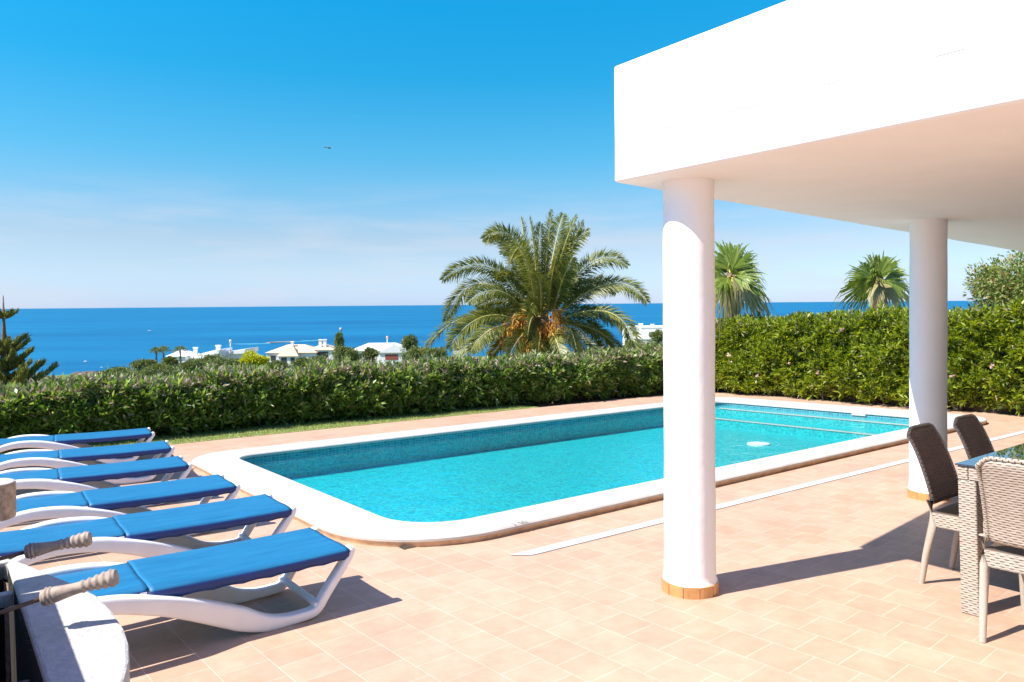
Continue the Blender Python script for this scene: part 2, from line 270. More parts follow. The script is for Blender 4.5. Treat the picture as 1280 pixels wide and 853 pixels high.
# ---------------------------------------------------------------- mesh helpers
class MB:
    def __init__(s): s.v = []; s.f = []; s.m = []; s.uv = []; s.smooth = False
    def add(s, vs, fs, mi=0, uvs=None):
        o = len(s.v); s.v += [tuple(map(float, p)) for p in vs]
        for i, f in enumerate(fs):
            s.f.append([o+k for k in f]); s.m.append(mi); s.uv.append(uvs[i] if uvs else [(0, 0)]*len(f))
        return s
    def box(s, x0, x1, y0, y1, z0, z1, mi=0, T=None):
        vs = [(x, y, z) for z in (z0, z1) for y in (y0, y1) for x in (x0, x1)]
        if T: vs = [T(p) for p in vs]
        fs = [(0,2,3,1), (4,5,7,6), (0,1,5,4), (2,6,7,3), (0,4,6,2), (1,3,7,5)]
        dx, dy, dz = x1-x0, y1-y0, z1-z0
        uv = [[(0,0),(0,dy),(dx,dy),(dx,0)], [(0,0),(dx,0),(dx,dy),(0,dy)], [(0,0),(dx,0),(dx,dz),(0,dz)], [(0,0),(0,dz),(dx,dz),(dx,0)], [(0,0),(0,dz),(dy,dz),(dy,0)], [(0,0),(dy,0),(dy,dz),(0,dz)]]
        return s.add(vs, fs, mi, uv)
    def prism(s, poly, z0, z1, mi=0, side_mi=None, T=None, bottom=True):
        n = len(poly); vs = [(x, y, z0) for x, y in poly] + [(x, y, z1) for x, y in poly]
        if T: vs = [T(p) for p in vs]
        s.add(vs, [tuple(range(n, 2*n))], mi)
        o = len(s.v)-2*n
        if bottom: s.f.append([o+k for k in range(n)][::-1]); s.m.append(mi); s.uv.append([(0, 0)]*n)
        acc = 0
        for i in range(n):
            j = (i+1) % n; d = math.dist(poly[i], poly[j])
            s.f.append([o+i, o+j, o+n+j, o+n+i]); s.m.append(mi if side_mi is None else side_mi)
            s.uv.append([(acc, z0), (acc+d, z0), (acc+d, z1), (acc, z1)]); acc += d
        return s
    def tube(s, pts, rad, n=8, mi=0, caps=True, sq=None):
        """swept round (or n-gon) tube; rad scalar/list; sq=(w,h) list for flattened sections"""
        pts = [Vector(p) for p in pts]; k = len(pts)
        rad = rad if hasattr(rad, '__len__') else [rad]*k
        up = Vector((0, 0, 1)); o = len(s.v); acc = 0; accs = []
        for i, p in enumerate(pts):
            t = (pts[min(i+1, k-1)] - pts[max(i-1, 0)]).normalized()
            a = t.cross(up); a = Vector((1, 0, 0)) if a.length < 1e-3 else a.normalized(); b2 = a.cross(t).normalized()
            if i: acc += (pts[i]-pts[i-1]).length
            accs.append(acc)
            for j in range(n):
                an = 2*math.pi*j/n; s.v.append(tuple(p + a*math.cos(an)*rad[i] + b2*math.sin(an)*rad[i]))
        per = 2*math.pi*max(rad)
        for i in range(k-1):
            for j in range(n):
                j2 = (j+1) % n
                s.f.append([o+i*n+j, o+i*n+j2, o+(i+1)*n+j2, o+(i+1)*n+j]); s.m.append(mi)
                s.uv.append([(per*j/n, accs[i]), (per*(j+1)/n, accs[i]), (per*(j+1)/n, accs[i+1]), (per*j/n, accs[i+1])])
        if caps:
            s.f.append([o+j for j in range(n)][::-1]); s.m.append(mi); s.uv.append([(0, 0)]*n)
            s.f.append([o+(k-1)*n+j for j in range(n)]); s.m.append(mi); s.uv.append([(0, 0)]*n)
        return s
    def sweep_xz(s, path, ws, ts, y0, mi=0, n=12, rnd=.45):
        """beam following a path in the xz plane with rounded-rectangle section (width ws in y, thickness ts)"""
        k = len(path); o = len(s.v)
        for i, (x, z) in enumerate(path):
            x0, z0 = path[max(i-1, 0)]; x1, z1 = path[min(i+1, k-1)]; l = math.hypot(x1-x0, z1-z0); tx, tz = (x1-x0)/l, (z1-z0)/l
            nx, nz = -tz, tx; w, t = ws[i]/2, ts[i]/2
            for j in range(n):
                an = 2*math.pi*(j+.5)/n; c, q = math.cos(an), math.sin(an)
                cc = math.copysign(abs(c)**rnd, c); qq = math.copysign(abs(q)**rnd, q)
                s.v.append((x+nx*t*qq, (y0[i] if hasattr(y0, '__len__') else y0)+w*cc, z+nz*t*qq))
        for i in range(k-1):
            for j in range(n):
                j2 = (j+1) % n; s.f.append([o+i*n+j, o+i*n+j2, o+(i+1)*n+j2, o+(i+1)*n+j]); s.m.append(mi); s.uv.append([(0, 0)]*4)
        s.f.append([o+j for j in range(n)][::-1]); s.m.append(mi); s.uv.append([(0, 0)]*n)
        s.f.append([o+(k-1)*n+j for j in range(n)]); s.m.append(mi); s.uv.append([(0, 0)]*n)
        return s
    def lathe(s, prof, c=(0, 0, 0), n=32, mi=0, mat=None):
        o = len(s.v); k = len(prof)
        for r, z in prof:
            for j in range(n):
                an = 2*math.pi*j/n; p = Vector((c[0]+r*math.cos(an), c[1]+r*math.sin(an), c[2]+z)); s.v.append(tuple(mat @ p if mat else p))
        for i in range(k-1):
            for j in range(n):
                j2 = (j+1) % n; s.f.append([o+i*n+j, o+i*n+j2, o+(i+1)*n+j2, o+(i+1)*n+j]); s.m.append(mi); s.uv.append([(0, 0)]*4)
        if prof[0][0] > 1e-5: s.f.append([o+j for j in range(n)][::-1]); s.m.append(mi); s.uv.append([(0, 0)]*n)
        if prof[-1][0] > 1e-5: s.f.append([o+(k-1)*n+j for j in range(n)]); s.m.append(mi); s.uv.append([(0, 0)]*n)
        return s
    def grid(s, fn, nu, nv, mi=0, su=1, sv=1):
        o = len(s.v)
        for i in range(nu+1):
            for j in range(nv+1): s.v.append(tuple(map(float, fn(i/nu, j/nv))))
        for i in range(nu):
            for j in range(nv):
                s.f.append([o+i*(nv+1)+j, o+(i+1)*(nv+1)+j, o+(i+1)*(nv+1)+j+1, o+i*(nv+1)+j+1]); s.m.append(mi)
                s.uv.append([(i/nu*su, j/nv*sv), ((i+1)/nu*su, j/nv*sv), ((i+1)/nu*su, (j+1)/nv*sv), (i/nu*su, (j+1)/nv*sv)])
        return s
    def build(s, name, mats, parent=None, smooth=False, bevel=0, seg=2, auto=None, fixn=True):
        me = bpy.data.meshes.new(name); me.from_pydata(s.v, [], s.f)
        for m_ in (mats if isinstance(mats, (list, tuple)) else [mats]): me.materials.append(m_)
        me.polygons.foreach_set('material_index', s.m)
        ul = me.uv_layers.new(name='UVMap'); flat = []
        for u in s.uv:
            for q in u: flat += [q[0], q[1]]
        ul.data.foreach_set('uv', flat)
        me.update()
        if fixn:
            import bmesh
            bm = bmesh.new(); bm.from_mesh(me); bmesh.ops.recalc_face_normals(bm, faces=bm.faces); bm.to_mesh(me); bm.free()
        if smooth: me.polygons.foreach_set('use_smooth', [True]*len(me.polygons))
        o = bpy.data.objects.new(name, me); COL.objects.link(o)
        if parent: o.parent = parent
        if bevel:
            md = o.modifiers.new('bevel', 'BEVEL'); md.width = bevel; md.segments = seg; md.limit_method = 'ANGLE'; md.angle_limit = R(40)
            md.harden_normals = False
        if auto:
            me.polygons.foreach_set('use_smooth', [True]*len(me.polygons))
            try: me.set_sharp_from_angle(angle=R(auto))
            except Exception: pass
        return o
def quadmesh(name, V, mats, parent=None, nper=4, mi=None, smooth=False):
    """V: (n, nper, 3) array, one face each"""
    n = len(V); me = bpy.data.meshes.new(name)
    me.vertices.add(n*nper); me.vertices.foreach_set('co', np.ascontiguousarray(V, dtype=np.float32).ravel())
    me.loops.add(n*nper); me.loops.foreach_set('vertex_index', np.arange(n*nper, dtype=np.int32))
    me.polygons.add(n); me.polygons.foreach_set('loop_start', np.arange(n, dtype=np.int32)*nper)
    try: me.polygons.foreach_set('loop_total', np.full(n, nper, dtype=np.int32))
    except Exception: pass
    for m_ in (mats if isinstance(mats, (list, tuple)) else [mats]): me.materials.append(m_)
    if mi is not None: me.polygons.foreach_set('material_index', np.asarray(mi, dtype=np.int32))
    me.update(calc_edges=True); me.validate()
    o = bpy.data.objects.new(name, me); COL.objects.link(o)
    if parent: o.parent = parent
    return o
def unit(v): return v/np.maximum(np.linalg.norm(v, axis=-1, keepdims=True), 1e-9)
def leaves(P, D, length, width, droop=0.0, fold=0.0):
    """rhombic leaves at P pointing along D"""
    n = len(P); D = unit(D); r = unit(np.cross(D, unit(rng.normal(size=(n, 3)))))
    length = np.broadcast_to(length, (n,))[:, None]; width = np.broadcast_to(width, (n,))[:, None]
    mid = P + D*length*.45; tip = P + D*length; tip[:, 2] -= (length[:, 0]*droop)
    return np.stack([P, mid+r*width/2, tip, mid-r*width/2], axis=1)
def tag(o, label=None, cat=None, group=None, kind=None):
    if label: o['label'] = label
    if cat: o['category'] = cat
    if group: o['group'] = group
    if kind: o['kind'] = kind
    return o
def thing(name, label, cat, loc=(0, 0, 0), group=None, mw=None):
    o = bpy.data.objects.new(name, None); COL.objects.link(o); o.empty_display_size = .1
    if mw is not None: o.matrix_world = mw
    else: o.location = loc
    return tag(o, label, cat, group)
def children(o): return [c for c in bpy.data.objects if c.parent is o]
def copy_tree(o, parent=None):
    c = o.copy(); COL.objects.link(c); c.parent = parent
    for ch in children(o): copy_tree(ch, c)
    return c
bpy.context.view_layer.update()

# ================================================================ SETTING
# pool plan in (a, b): long side along a
PA0, PA1, PB0, PB1 = 2.74, 12.10, 4.74, 9.0          # water opening
CA0, CA1, CB0, CB1 = 2.25, 12.80, 4.34, 9.5          # outer coping
def rrect(a0, a1, b0, b1, r, n=10):
    """rounded rectangle, r for each corner: (a0b0, a1b0, a1b1, a0b1)"""
    out = []
    for (cx, cy, an, rr) in ((a0, b0, 180, r[0]), (a1, b0, 270, r[1]), (a1, b1, 0, r[2]), (a0, b1, 90, r[3])):
        sx = cx + (rr if cx == a0 else -rr); sy = cy + (rr if cy == b0 else -rr)
        for i in range(n+1):
            t = R(an + 90*i/n); out.append((sx+rr*math.cos(t), sy+rr*math.sin(t)))
    return out
def pl(h):  # (a,b,z) -> world
    return lambda p: AB(p[0], p[1], p[2]+h)
inner = rrect(PA0, PA1, PB0, PB1, (.50, .35, .35, .28))
outer = rrect(CA0, CA1, CB0, CB1, (.95, .6, .6, .62))

# terrace: strips round the coping plus the coping corners filled underneath
def strip(mb, a0, a1, b0, b1, h, mi=0):
    nb = max(1, int((b1-b0)/2)); na = max(1, int((a1-a0)/2))
    mb.grid(lambda u, v: AB(a0+(a1-a0)*u, b0+(b1-b0)*v, h), na, nb, mi)
mb = MB()
X0, X1, Y0_, Y1_ = -12, 14.3, -10, 11.03
strip(mb, X0, PA0-.2, Y0_, Y1_, 0); strip(mb, PA1+.2, X1, Y0_, Y1_, 0)
strip(mb, PA0-.2, PA1+.2, Y0_, PB0-.2, 0); strip(mb, PA0-.2, PA1+.2, PB1+.2, Y1_, 0)
tag(mb.build('terrace_floor', M['tiles'], fixn=False), kind='structure')

# garden soil and lawn strip beyond the terrace
mb = MB()
strip(mb, -16, 19, Y1_, 13.2, -.03); strip(mb, X1, 19, -10, Y1_, -.03)
tag(mb.build('garden_soil', M['soil'], fixn=False), kind='structure')
mb = MB(); strip(mb, -12, 9.2, Y1_, 12.1, .004)
tag(mb.build('lawn_strip', M['lawn'], fixn=False), kind='structure')
n = 26000
a_ = rng.uniform(-3, 9.0, n); b_ = rng.uniform(Y1_-.012, 12.1, n); p = np.outer(a_, DA)+np.outer(b_, DB)
P = np.column_stack([p, G(p[:, 0], p[:, 1])+.0]); D = rng.normal(size=(n, 3))*.5; D[:, 2] = 1
tag(quadmesh('grass', leaves(P, D, rng.uniform(.02, .055, n), .006), M['grass']), 'short mown green grass strip between the terrace and the hedge', 'grass', kind='stuff')

# ---- swimming pool
pool = thing('swimming_pool', 'long turquoise swimming pool with pale rounded stone coping set in the tiled terrace', 'swimming pool', AB(7, 7))
PI_ = Matrix.Translation(pool.location).inverted()
def rel(p): return (p[0]-pool.location.x, p[1]-pool.location.y, p[2]-pool.location.z)
# coping ring, top at .07
mb = MB(); n = len(inner)
def ring(za, zb, pa, pb, mi):
    o = len(mb.v)
    for q in pa: mb.v.append(rel(AB(q[0], q[1], za)))
    for q in pb: mb.v.append(rel(AB(q[0], q[1], zb)))
    for i in range(n):
        j = (i+1) % n; mb.f.append([o+i, o+j, o+n+j, o+n+i]); mb.m.append(mi); mb.uv.append([(0, 0)]*4)
def off(poly, d):
    k = len(poly); out = []
    for i in range(k):
        x0, y0 = poly[i-1]; x1, y1 = poly[(i+1) % k]; l = math.hypot(x1-x0, y1-y0) or 1
        out.append((poly[i][0]+(y1-y0)/l*d, poly[i][1]-(x1-x0)/l*d))
    return out
ring(.07, .07, off(inner, .012), off(outer, -.014), 0)
ring(.07, .058, off(outer, -.014), outer, 0); ring(.058, .04, outer, outer, 0); ring(.04, .012, outer, off(outer, -.012), 1); ring(.012, -.02, off(outer, -.012), off(outer, -.02), 1)
ring(.07, .058, off(inner, .012), inner, 0); ring(.058, .03, inner, inner, 0); ring(.03, .03, inner, off(inner, .04), 0)
cop = mb.build('coping', [M['coping'], M['coping_edge']], pool, smooth=True, auto=35)
# basin
BD = -.30; WL = -.012
mb = MB(); wall_in = off(inner, .02); acc = 0; k = len(wall_in)
for i in range(k):
    j = (i+1) % k; d = math.dist(wall_in[i], wall_in[j])
    for (z0, z1, mi) in ((BD, -.075, 0), (-.075, .03, 1)):
        vs = [rel(AB(*wall_in[i], z0)), rel(AB(*wall_in[j], z0)), rel(AB(*wall_in[j], z1)), rel(AB(*wall_in[i], z1))]
        mb.add(vs, [(0, 1, 2, 3)], mi, [[(acc, z0), (acc+d, z0), (acc+d, z1), (acc, z1)]])
    acc += d
mb.grid(lambda u, v: rel(AB(PA0-.1+(PA1-PA0+.2)*u, PB0-.1+(PB1-PB0+.2)*v, BD)), 8, 4, 0, PA1-PA0+.2, PB1-PB0+.2)
mb.build('basin', [M['mosaic'], M['band']], pool, fixn=False)
# steps with white nosing at the far end
def RT(p): return rel(AB(*p))
for (s0, s1, z) in ((11.72, PA1+.02, -.045), (11.2, 11.72, -.17)):
    st = MB().box(s0, s1, PB0-.02, PB1+.02, BD, z, T=RT).build('step', M['mosaic'], pool)
    MB().box(s0-.012, s0+.055, PB0+.05, PB1-.3, z, z+.012, T=RT).build('nosing', M['coping'], st)
c = gnd(948, 556, -.30); aa, bb = float(c[:2] @ DA), float(c[:2] @ DB)
mb = MB(); mb.prism([(aa+.17*math.cos(t), bb+.17*math.sin(t)) for t in np.linspace(0, 2*math.pi, 24, endpoint=False)], BD, BD+.02, T=RT); mb.build('floor_drain', M['plastic'], pool)
c = gnd(1038, 520, .07); aa, bb = PA1+.0, float(c[:2] @ DB)
MB().box(PA1-.004, PA1+.05, bb-.12, bb+.12, -.005, .025, T=RT).build('skimmer_mouth', M['coping'], pool, bevel=.004)
wm = MB(); wo = off(inner, .018)
wm.add([AB(q[0], q[1], WL) for q in wo], [tuple(range(len(wo)))]); tag(wm.build('pool_water', M['water']), kind='structure')
# depth marking on the coping
fc = bpy.data.curves.new('depth_mark', 'FONT'); fc.body = '1.50'; fc.size = .085; fc.extrude = .0006; fc.align_x = 'CENTER'
to = bpy.data.objects.new('depth_mark', fc); COL.objects.link(to); bpy.context.view_layer.update()
me = bpy.data.meshes.new_from_object(to); bpy.data.objects.remove(to)
me.materials.clear(); me.materials.append(simple('faded_black_paint', (.20, .18, .16), .8, .5, 30))
to = bpy.data.objects.new('depth_mark', me); COL.objects.link(to)
c = gnd(652, 655, .07); to.parent = pool
to.matrix_parent_inverse = Matrix.Translation(pool.location).inverted(); to.matrix_world = tilt(c[0], c[1], math.pi/2-AZ, .0715)

# ---- linear drain in the terrace
mb = MB(); d0, d1 = 3.02, 14.2
def bl(a): return 3.955 - (a-3.02)*.0215      # far edge of the drain
pts = [(3.02, bl(3.02)), (3.13, bl(3.1)-.10)] + [(a, bl(a)-.10) for a in np.linspace(3.5, d1, 12)] + [(a, bl(a)) for a in np.linspace(d1, 3.5, 12)]
for i in range(13):
    a0 = [3.02, 3.5][i > 0] if i < 2 else None
aa = np.linspace(3.02, d1, 60)
for i in range(59):
    s0 = .11 if i == 0 else 0
    vs = [AB(aa[i]+s0, bl(aa[i])-.10, .005), AB(aa[i+1], bl(aa[i+1])-.10, .005), AB(aa[i+1], bl(aa[i+1]), .005), AB(aa[i], bl(aa[i]), .005)]
    mb.add(vs, [(0, 1, 2, 3)])
dr = mb.build('drain_channel', M['drain'], fixn=False); tag(dr, 'long narrow white drainage strip laid in the terrace tiles beside the pool', 'drain')

# ---- hillside, sea
def land_z(x, y):
    a = x*DA[0]+y*DA[1]; b = x*DB[0]+y*DB[1]
    d = np.maximum(np.maximum(b-13.0, a-15.5), 0); d2 = np.hypot(x, y)
    wob = 5*np.sin(x*.021+1.3)+4*np.sin(y*.03+x*.017)+1.6*np.sin(x*.11)*np.cos(y*.09)
    z = -.62 - 2.4*(1-np.exp(-d/3.5)) - (.075-.0152*np.clip((-np.asarray(x)-10)/70, 0, 1))*d + np.minimum(d, 60)/60*wob*.12
    return z
SEA = -19.5
xs = np.concatenate([np.linspace(-420, -60, 50), np.linspace(-58, 60, 60), np.linspace(62, 520, 60)]); ys = np.concatenate([np.linspace(-12, 60, 70), np.linspace(62, 460, 90)])
mb = MB(); gx, gy = np.meshgrid(xs, ys, indexing='ij'); gz = land_z(gx, gy)
gz = gz - .12
A_ = gx*DA[0]+gy*DA[1]; B_ = gx*DB[0]+gy*DB[1]
gz = np.where((A_ < 16) & (B_ < 13.3), -3.0, gz)
ny = len(ys)
mb.v = [tuple(q) for q in np.stack([gx, gy, gz], -1).reshape(-1, 3).tolist()]
for i in range(len(xs)-1):
    for j in range(ny-1):
        if min(gz[i, j], gz[i+1, j+1]) > SEA-3: mb.f.append([i*ny+j, (i+1)*ny+j, (i+1)*ny+j+1, i*ny+j+1]); mb.m.append(0); mb.uv.append([(0, 0)]*4)
tag(mb.build('hillside', M['land'], smooth=True, fixn=False), kind='structure')
mb = MB(); rr = [30, 120, 300, 700, 1500, 4000, 12000, 45000]; na = 64; mb.v = [(0, 0, SEA)]
for r_ in rr: mb.v += [(r_*math.cos(2*math.pi*i/na), r_*math.sin(2*math.pi*i/na), SEA) for i in range(na)]
for i in range(na): mb.f.append([0, 1+i, 1+(i+1) % na]); mb.m.append(0); mb.uv.append([(0, 0)]*3)
for k in range(len(rr)-1):
    for i in range(na):
        j = (i+1) % na; o = 1+k*na; mb.f.append([o+i, o+na+i, o+na+j, o+j]); mb.m.append(0); mb.uv.append([(0, 0)]*4)
tag(mb.build('sea', M['sea'], fixn=False), kind='structure')

# rocks and breaking foam of the shoal offshore
mb = MB()
c0 = atZ(290, 431.5, SEA); c1 = atZ(395, 426, SEA)
for i in range(34):
    t = random.random()**.8; p = c0*(1-t)+c1*t; w = random.uniform(2, 9); h = random.uniform(.8, 3.0)
    q = p + np.array([0, random.uniform(-9, 9), 0]); sh = random.uniform(0, 6.3)
    pts = [(q[0]+w*math.cos(k)*(1+.2*math.sin(3*k+sh)), q[1]+h*math.sin(k)) for k in np.linspace(0, 2*math.pi, 10, endpoint=False)]
    mb.prism(pts, SEA-.1, SEA+.05+.002*i, 0)
tag(mb.build('shoal_foam', M['foam']), 'pale streak of breaking foam on the shoal out at sea', 'foam', kind='stuff')
mb = MB()
for i in range(9):
    t = random.uniform(.42, .68); p = c0*(1-t)+c1*t; w = random.uniform(1.2, 3.2)
    pts = [(p[0]+w*math.cos(k)*random.uniform(.8, 1.2), p[1]+w*.6*math.sin(k)*random.uniform(.8, 1.2)) for k in np.linspace(0, 2*math.pi, 8, endpoint=False)]
    mb.prism(pts, SEA-.2, SEA+.4+.004*i, 0)
tag(mb.build('reef_rocks', M['rock']), 'low brown rocks just breaking the sea surface in the foam streak', 'rocks', kind='stuff')

# ================================================================ PORCH
KC = np.array([.598, 4.296]); bdir = np.array([math.sin(R(46.6)), math.cos(R(46.6))]); fdir = np.array([.5806, -.8142])
villa = thing('villa', 'white plastered villa porch with deep flat roof on round columns', 'house', (2.3, 5.4, G(2.3, 5.4)))
def vr(p): return (p[0]-2.3, p[1]-5.4, p[2]-G(2.3, 5.4))
ZS, ZT = 2.24, 2.912
q0 = KC; q1 = KC+bdir*13; q2 = q1+fdir*8.5; q3 = KC+fdir*8.5
mb = MB()
poly = [tuple(q0), tuple(q3), tuple(q2), tuple(q1)]
# finely divided faces so the plaster edges can waver a little
def wav(p, k=.0012): return (p[0]+k*math.sin(p[2]*9+p[0]*3+p[1]*2.1), p[1]+k*math.cos(p[0]*4.1+p[2]*7), p[2]+k*math.sin(p[0]*3.3+p[1]*2.7))
for i in range(4):
    s, e = np.array(poly[i]), np.array(poly[(i+1) % 4])
    mb.grid(lambda u, v: vr(wav((s[0]+(e[0]-s[0])*u, s[1]+(e[1]-s[1])*u, ZS+(ZT-ZS)*v))), 40, 6)
for z in (ZS, ZT):
    mb.grid(lambda u, v: vr(wav((q0[0]+(q3[0]-q0[0])*u+(q1[0]-q0[0])*v, q0[1]+(q3[1]-q0[1])*u+(q1[1]-q0[1])*v, z))), 40, 40)
import bmesh
roof = mb.build('roof', M['roofp'], villa)
bm = bmesh.new(); bm.from_mesh(roof.data); bmesh.ops.remove_doubles(bm, verts=bm.verts, dist=.0008); bmesh.ops.recalc_face_normals(bm, faces=bm.faces); bm.to_mesh(roof.data); bm.free()
md = roof.modifiers.new('bevel', 'BEVEL'); md.width = .018; md.segments = 3; md.limit_method = 'ANGLE'; md.angle_limit = R(50)
for (cx, cy) in ((1.027, 4.281), (3.644, 6.453)):
    g = G(cx, cy); n_ = 48; r0 = .146
    mb = MB(); prof = [(.158, .066), (.156, .074), (.150, .088), (r0+.002, .12)] + [(r0+.0012*math.sin(z*5)+.0008*math.sin(z*13+1), z) for z in np.linspace(.25, 2.3, 22)] + [(r0+.002, ZS-g+.03)]
    mb.lathe(prof, n=n_); col = mb.build('column', M['plaster'], villa, auto=50); col.location = vr((cx, cy, g))
    sk = MB(); sk.lathe([(.157, -.02), (.157, .068), (.1, .07)], n=32); so = sk.build('skirt_grout', M['grout'], col, auto=50)
    nt_ = 11
    tl = MB()
    for k in range(nt_):
        a0 = 2*math.pi*(k+.03)/nt_+.25; a1 = 2*math.pi*(k+.97)/nt_+.25
        pts = [(.163*math.cos(t), .163*math.sin(t)) for t in np.linspace(a0, a1, 5)] + [(.150*math.cos(t), .150*math.sin(t)) for t in np.linspace(a1, a0, 5)]
        tl.prism(pts, -.02, .070)
    tl.build('tile_skirt', M['skirt'], col)
# hidden house wall to the right of the frame, where the porch joins the villa
wl0 = KC+fdir*4.6+bdir*(-.2); wl1 = wl0+bdir*13
def WT(p): q = wl0+bdir*p[0]+fdir*p[1]; return vr((q[0], q[1], p[2]))
MB().box(0, 3, 0, .3, -.9, ZS+.01, T=WT).box(5.6, 12.6, 0, .3, -.9, ZS+.01, T=WT).box(3, 5.6, 0, .3, 1.95, ZS+.01, T=WT).build('wall', M['plaster'], villa)
dd = MB().box(3.0, 3.06, .05, .12, -.5, 1.95, T=WT).box(5.54, 5.6, .05, .12, -.5, 1.95, T=WT).box(4.27, 4.33, .05, .12, -.5, 1.95, T=WT).box(3.06, 5.54, .05, .12, 1.89, 1.95, T=WT).build('patio_door', M['plastic'], villa)
MB().box(3.06, 5.54, .08, .09, -.5, 1.89, T=WT).build('door_glass', M['glass'], dd)

# ================================================================ LOUNGERS
def path_smooth(pts, n=5):
    out = []; k = len(pts)
    for i in range(k-1):
        p0, p1, p2, p3 = (np.array(pts[max(i-1, 0)]), np.array(pts[i]), np.array(pts[i+1]), np.array(pts[min(i+2, k-1)]))
        for j in range(n):
            t = j/n; out.append(tuple(.5*((2*p1)+(-p0+p2)*t+(2*p0-5*p1+4*p2-p3)*t*t+(-p0+3*p1-3*p2+p3)*t**3)))
    out.append(tuple(pts[-1])); return out
def lounger():
    t = thing('sun_lounger', 'x', 'sun lounger', group='sun loungers in a row on the terrace')
    W = .285
    def sling(x0, x1, w, drop, name, z0=.345, z1=.345):
        m_ = MB()
        sec = [(-w+.004, -drop), (-w-.004, -drop*.55), (-w-.002, -.014), (-w+.012, -.002), (-w*.6, .001), (0, -.006), (w*.6, .001), (w-.012, -.002), (w+.002, -.014), (w+.004, -drop*.55), (w-.004, -drop)]
        def top(u, v):
            i = v*(len(sec)-1); k = min(int(i), len(sec)-2); f = i-k
            y = sec[k][0]*(1-f)+sec[k+1][0]*f; z = sec[k][1]*(1-f)+sec[k+1][1]*f
            x = x0+(x1-x0)*u; zz = z0+(z1-z0)*u; z += -.006*math.sin(math.pi*u)
            if v < .05 or v > .95: z += .006*abs(math.sin(u*math.pi*7))
            return (x, y, zz+z)
        m_.grid(top, 42, len(sec)-1)
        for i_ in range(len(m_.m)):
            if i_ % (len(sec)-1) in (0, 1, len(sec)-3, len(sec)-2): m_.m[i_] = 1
        # end flaps folded over the frame ends
        for (xx, sg) in ((x0, 1), (x1, -1)):
            if abs(xx+.99) < .02: continue
            zz = z0 if xx == x0 else z1
            m_.grid(lambda u, v: (xx+sg*(.012*math.sin(v*math.pi*.5)), -w+2*w*u, zz-.003-v*.05), 10, 4)
        o = m_.build(name, [M['sling'], M['sling_shade']], t, smooth=True); sd = o.modifiers.new('solid', 'SOLIDIFY'); sd.thickness = .004
        return o
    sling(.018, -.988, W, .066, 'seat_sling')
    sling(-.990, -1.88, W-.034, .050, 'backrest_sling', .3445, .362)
    side = path_smooth([(.040, .330), (.02, .285), (-.10, .13), (-.165, .045), (-.24, .028), (-.36, .028), (-.46, .046), (-.60, .108), (-.78, .195), (-.95, .262), (-1.15, .315), (-1.38, .322), (-1.58, .26), (-1.72, .15), (-1.80, .05), (-1.86, .026)], 5)
    k = len(side)
    for s in (-1, 1):
        m_ = MB(); ws, ts = [], []
        for i, (x, z) in enumerate(side):
            ws.append(.072); ts.append(float(np.interp(-x, [-.1, .05, .2, .32, .44, .56, .75, .95, 1.3, 1.9], [.036, .046, .05, .056, .085, .118, .108, .088, .074, .05])))
        m_.sweep_xz(side, ws, ts, [s*float(np.interp(-x, [0, .6, 1.0, 1.9], [W-.034, W-.034, W+.022, W+.022])) for x, z in side], n=16)
        m_.build('side_beam', M['plastic'], t, auto=60)
    m_ = MB()
    for s in (-1, 1):
        m_.box(-.98, .01, s*(W-.028)-.016, s*(W-.028)+.016, .296, .334); m_.box(-1.86, -1.0, s*(W-.075)-.015, s*(W-.075)+.015, .300, .332)
    for x in (-.02, -.96, -1.01): m_.box(x-.02, x+.02, -W+.03, W-.03, .29, .328)
    for x in (-.16,): m_.box(x-.02, x+.02, -W+.01, W-.01, .06, .085)
    m_.build('frame', M['plastic'], t, bevel=.006)
    m_ = MB()                                       # slotted head panel
    m_.box(-1.98, -1.885, -W+.03, W-.03, .345, .372)
    hp = m_.build('head_panel', M['plastic'], t, bevel=.006)
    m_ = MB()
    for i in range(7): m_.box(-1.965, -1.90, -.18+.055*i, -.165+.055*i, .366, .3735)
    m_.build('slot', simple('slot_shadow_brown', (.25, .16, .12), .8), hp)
    for s in (-1, 1):
        MB().box(.020, .055, s*(W-.034)-.034, s*(W-.034)+.034, .292, .346).build('corner_cap', M['plastic'], t, bevel=.014, seg=3)
    return t
fr = [((431.5, 686), (385.5, 661.4), 52.7), ((360, 635.6), (329, 618), 54.0), ((291, 606.6), (269, 593), 54.8), ((232, 580.5), (220.5, 570), 57.0), ((210.7, 559), (205, 551), 58.5), ((187, 541), (181.5, 535), 58.5)]
labs = ['nearest blue sun lounger beside the stone barbecue, casting a wide shadow on the tiles',
        'second blue sun lounger from the camera, its head end behind the barbecue tool handles',
        'third blue sun lounger counting back from the barbecue, level with the pool corner',
        'fourth blue sun lounger counting back from the barbecue towards the hedge',
        'second farthest blue sun lounger, one in from the hedge',
        'farthest blue sun lounger, right in front of the dark hedge']
proto = lounger()
for i, (f_, b_, az) in enumerate(fr):
    o = proto if i == 0 else copy_tree(proto)
    pf = gnd(*f_, .345); A = R(az); w = np.array([-math.cos(A), math.sin(A)])
    c = pf[:2] + w*.275
    o.matrix_world = tilt(c[0], c[1], math.pi/2-A); o['label'] = labs[i]

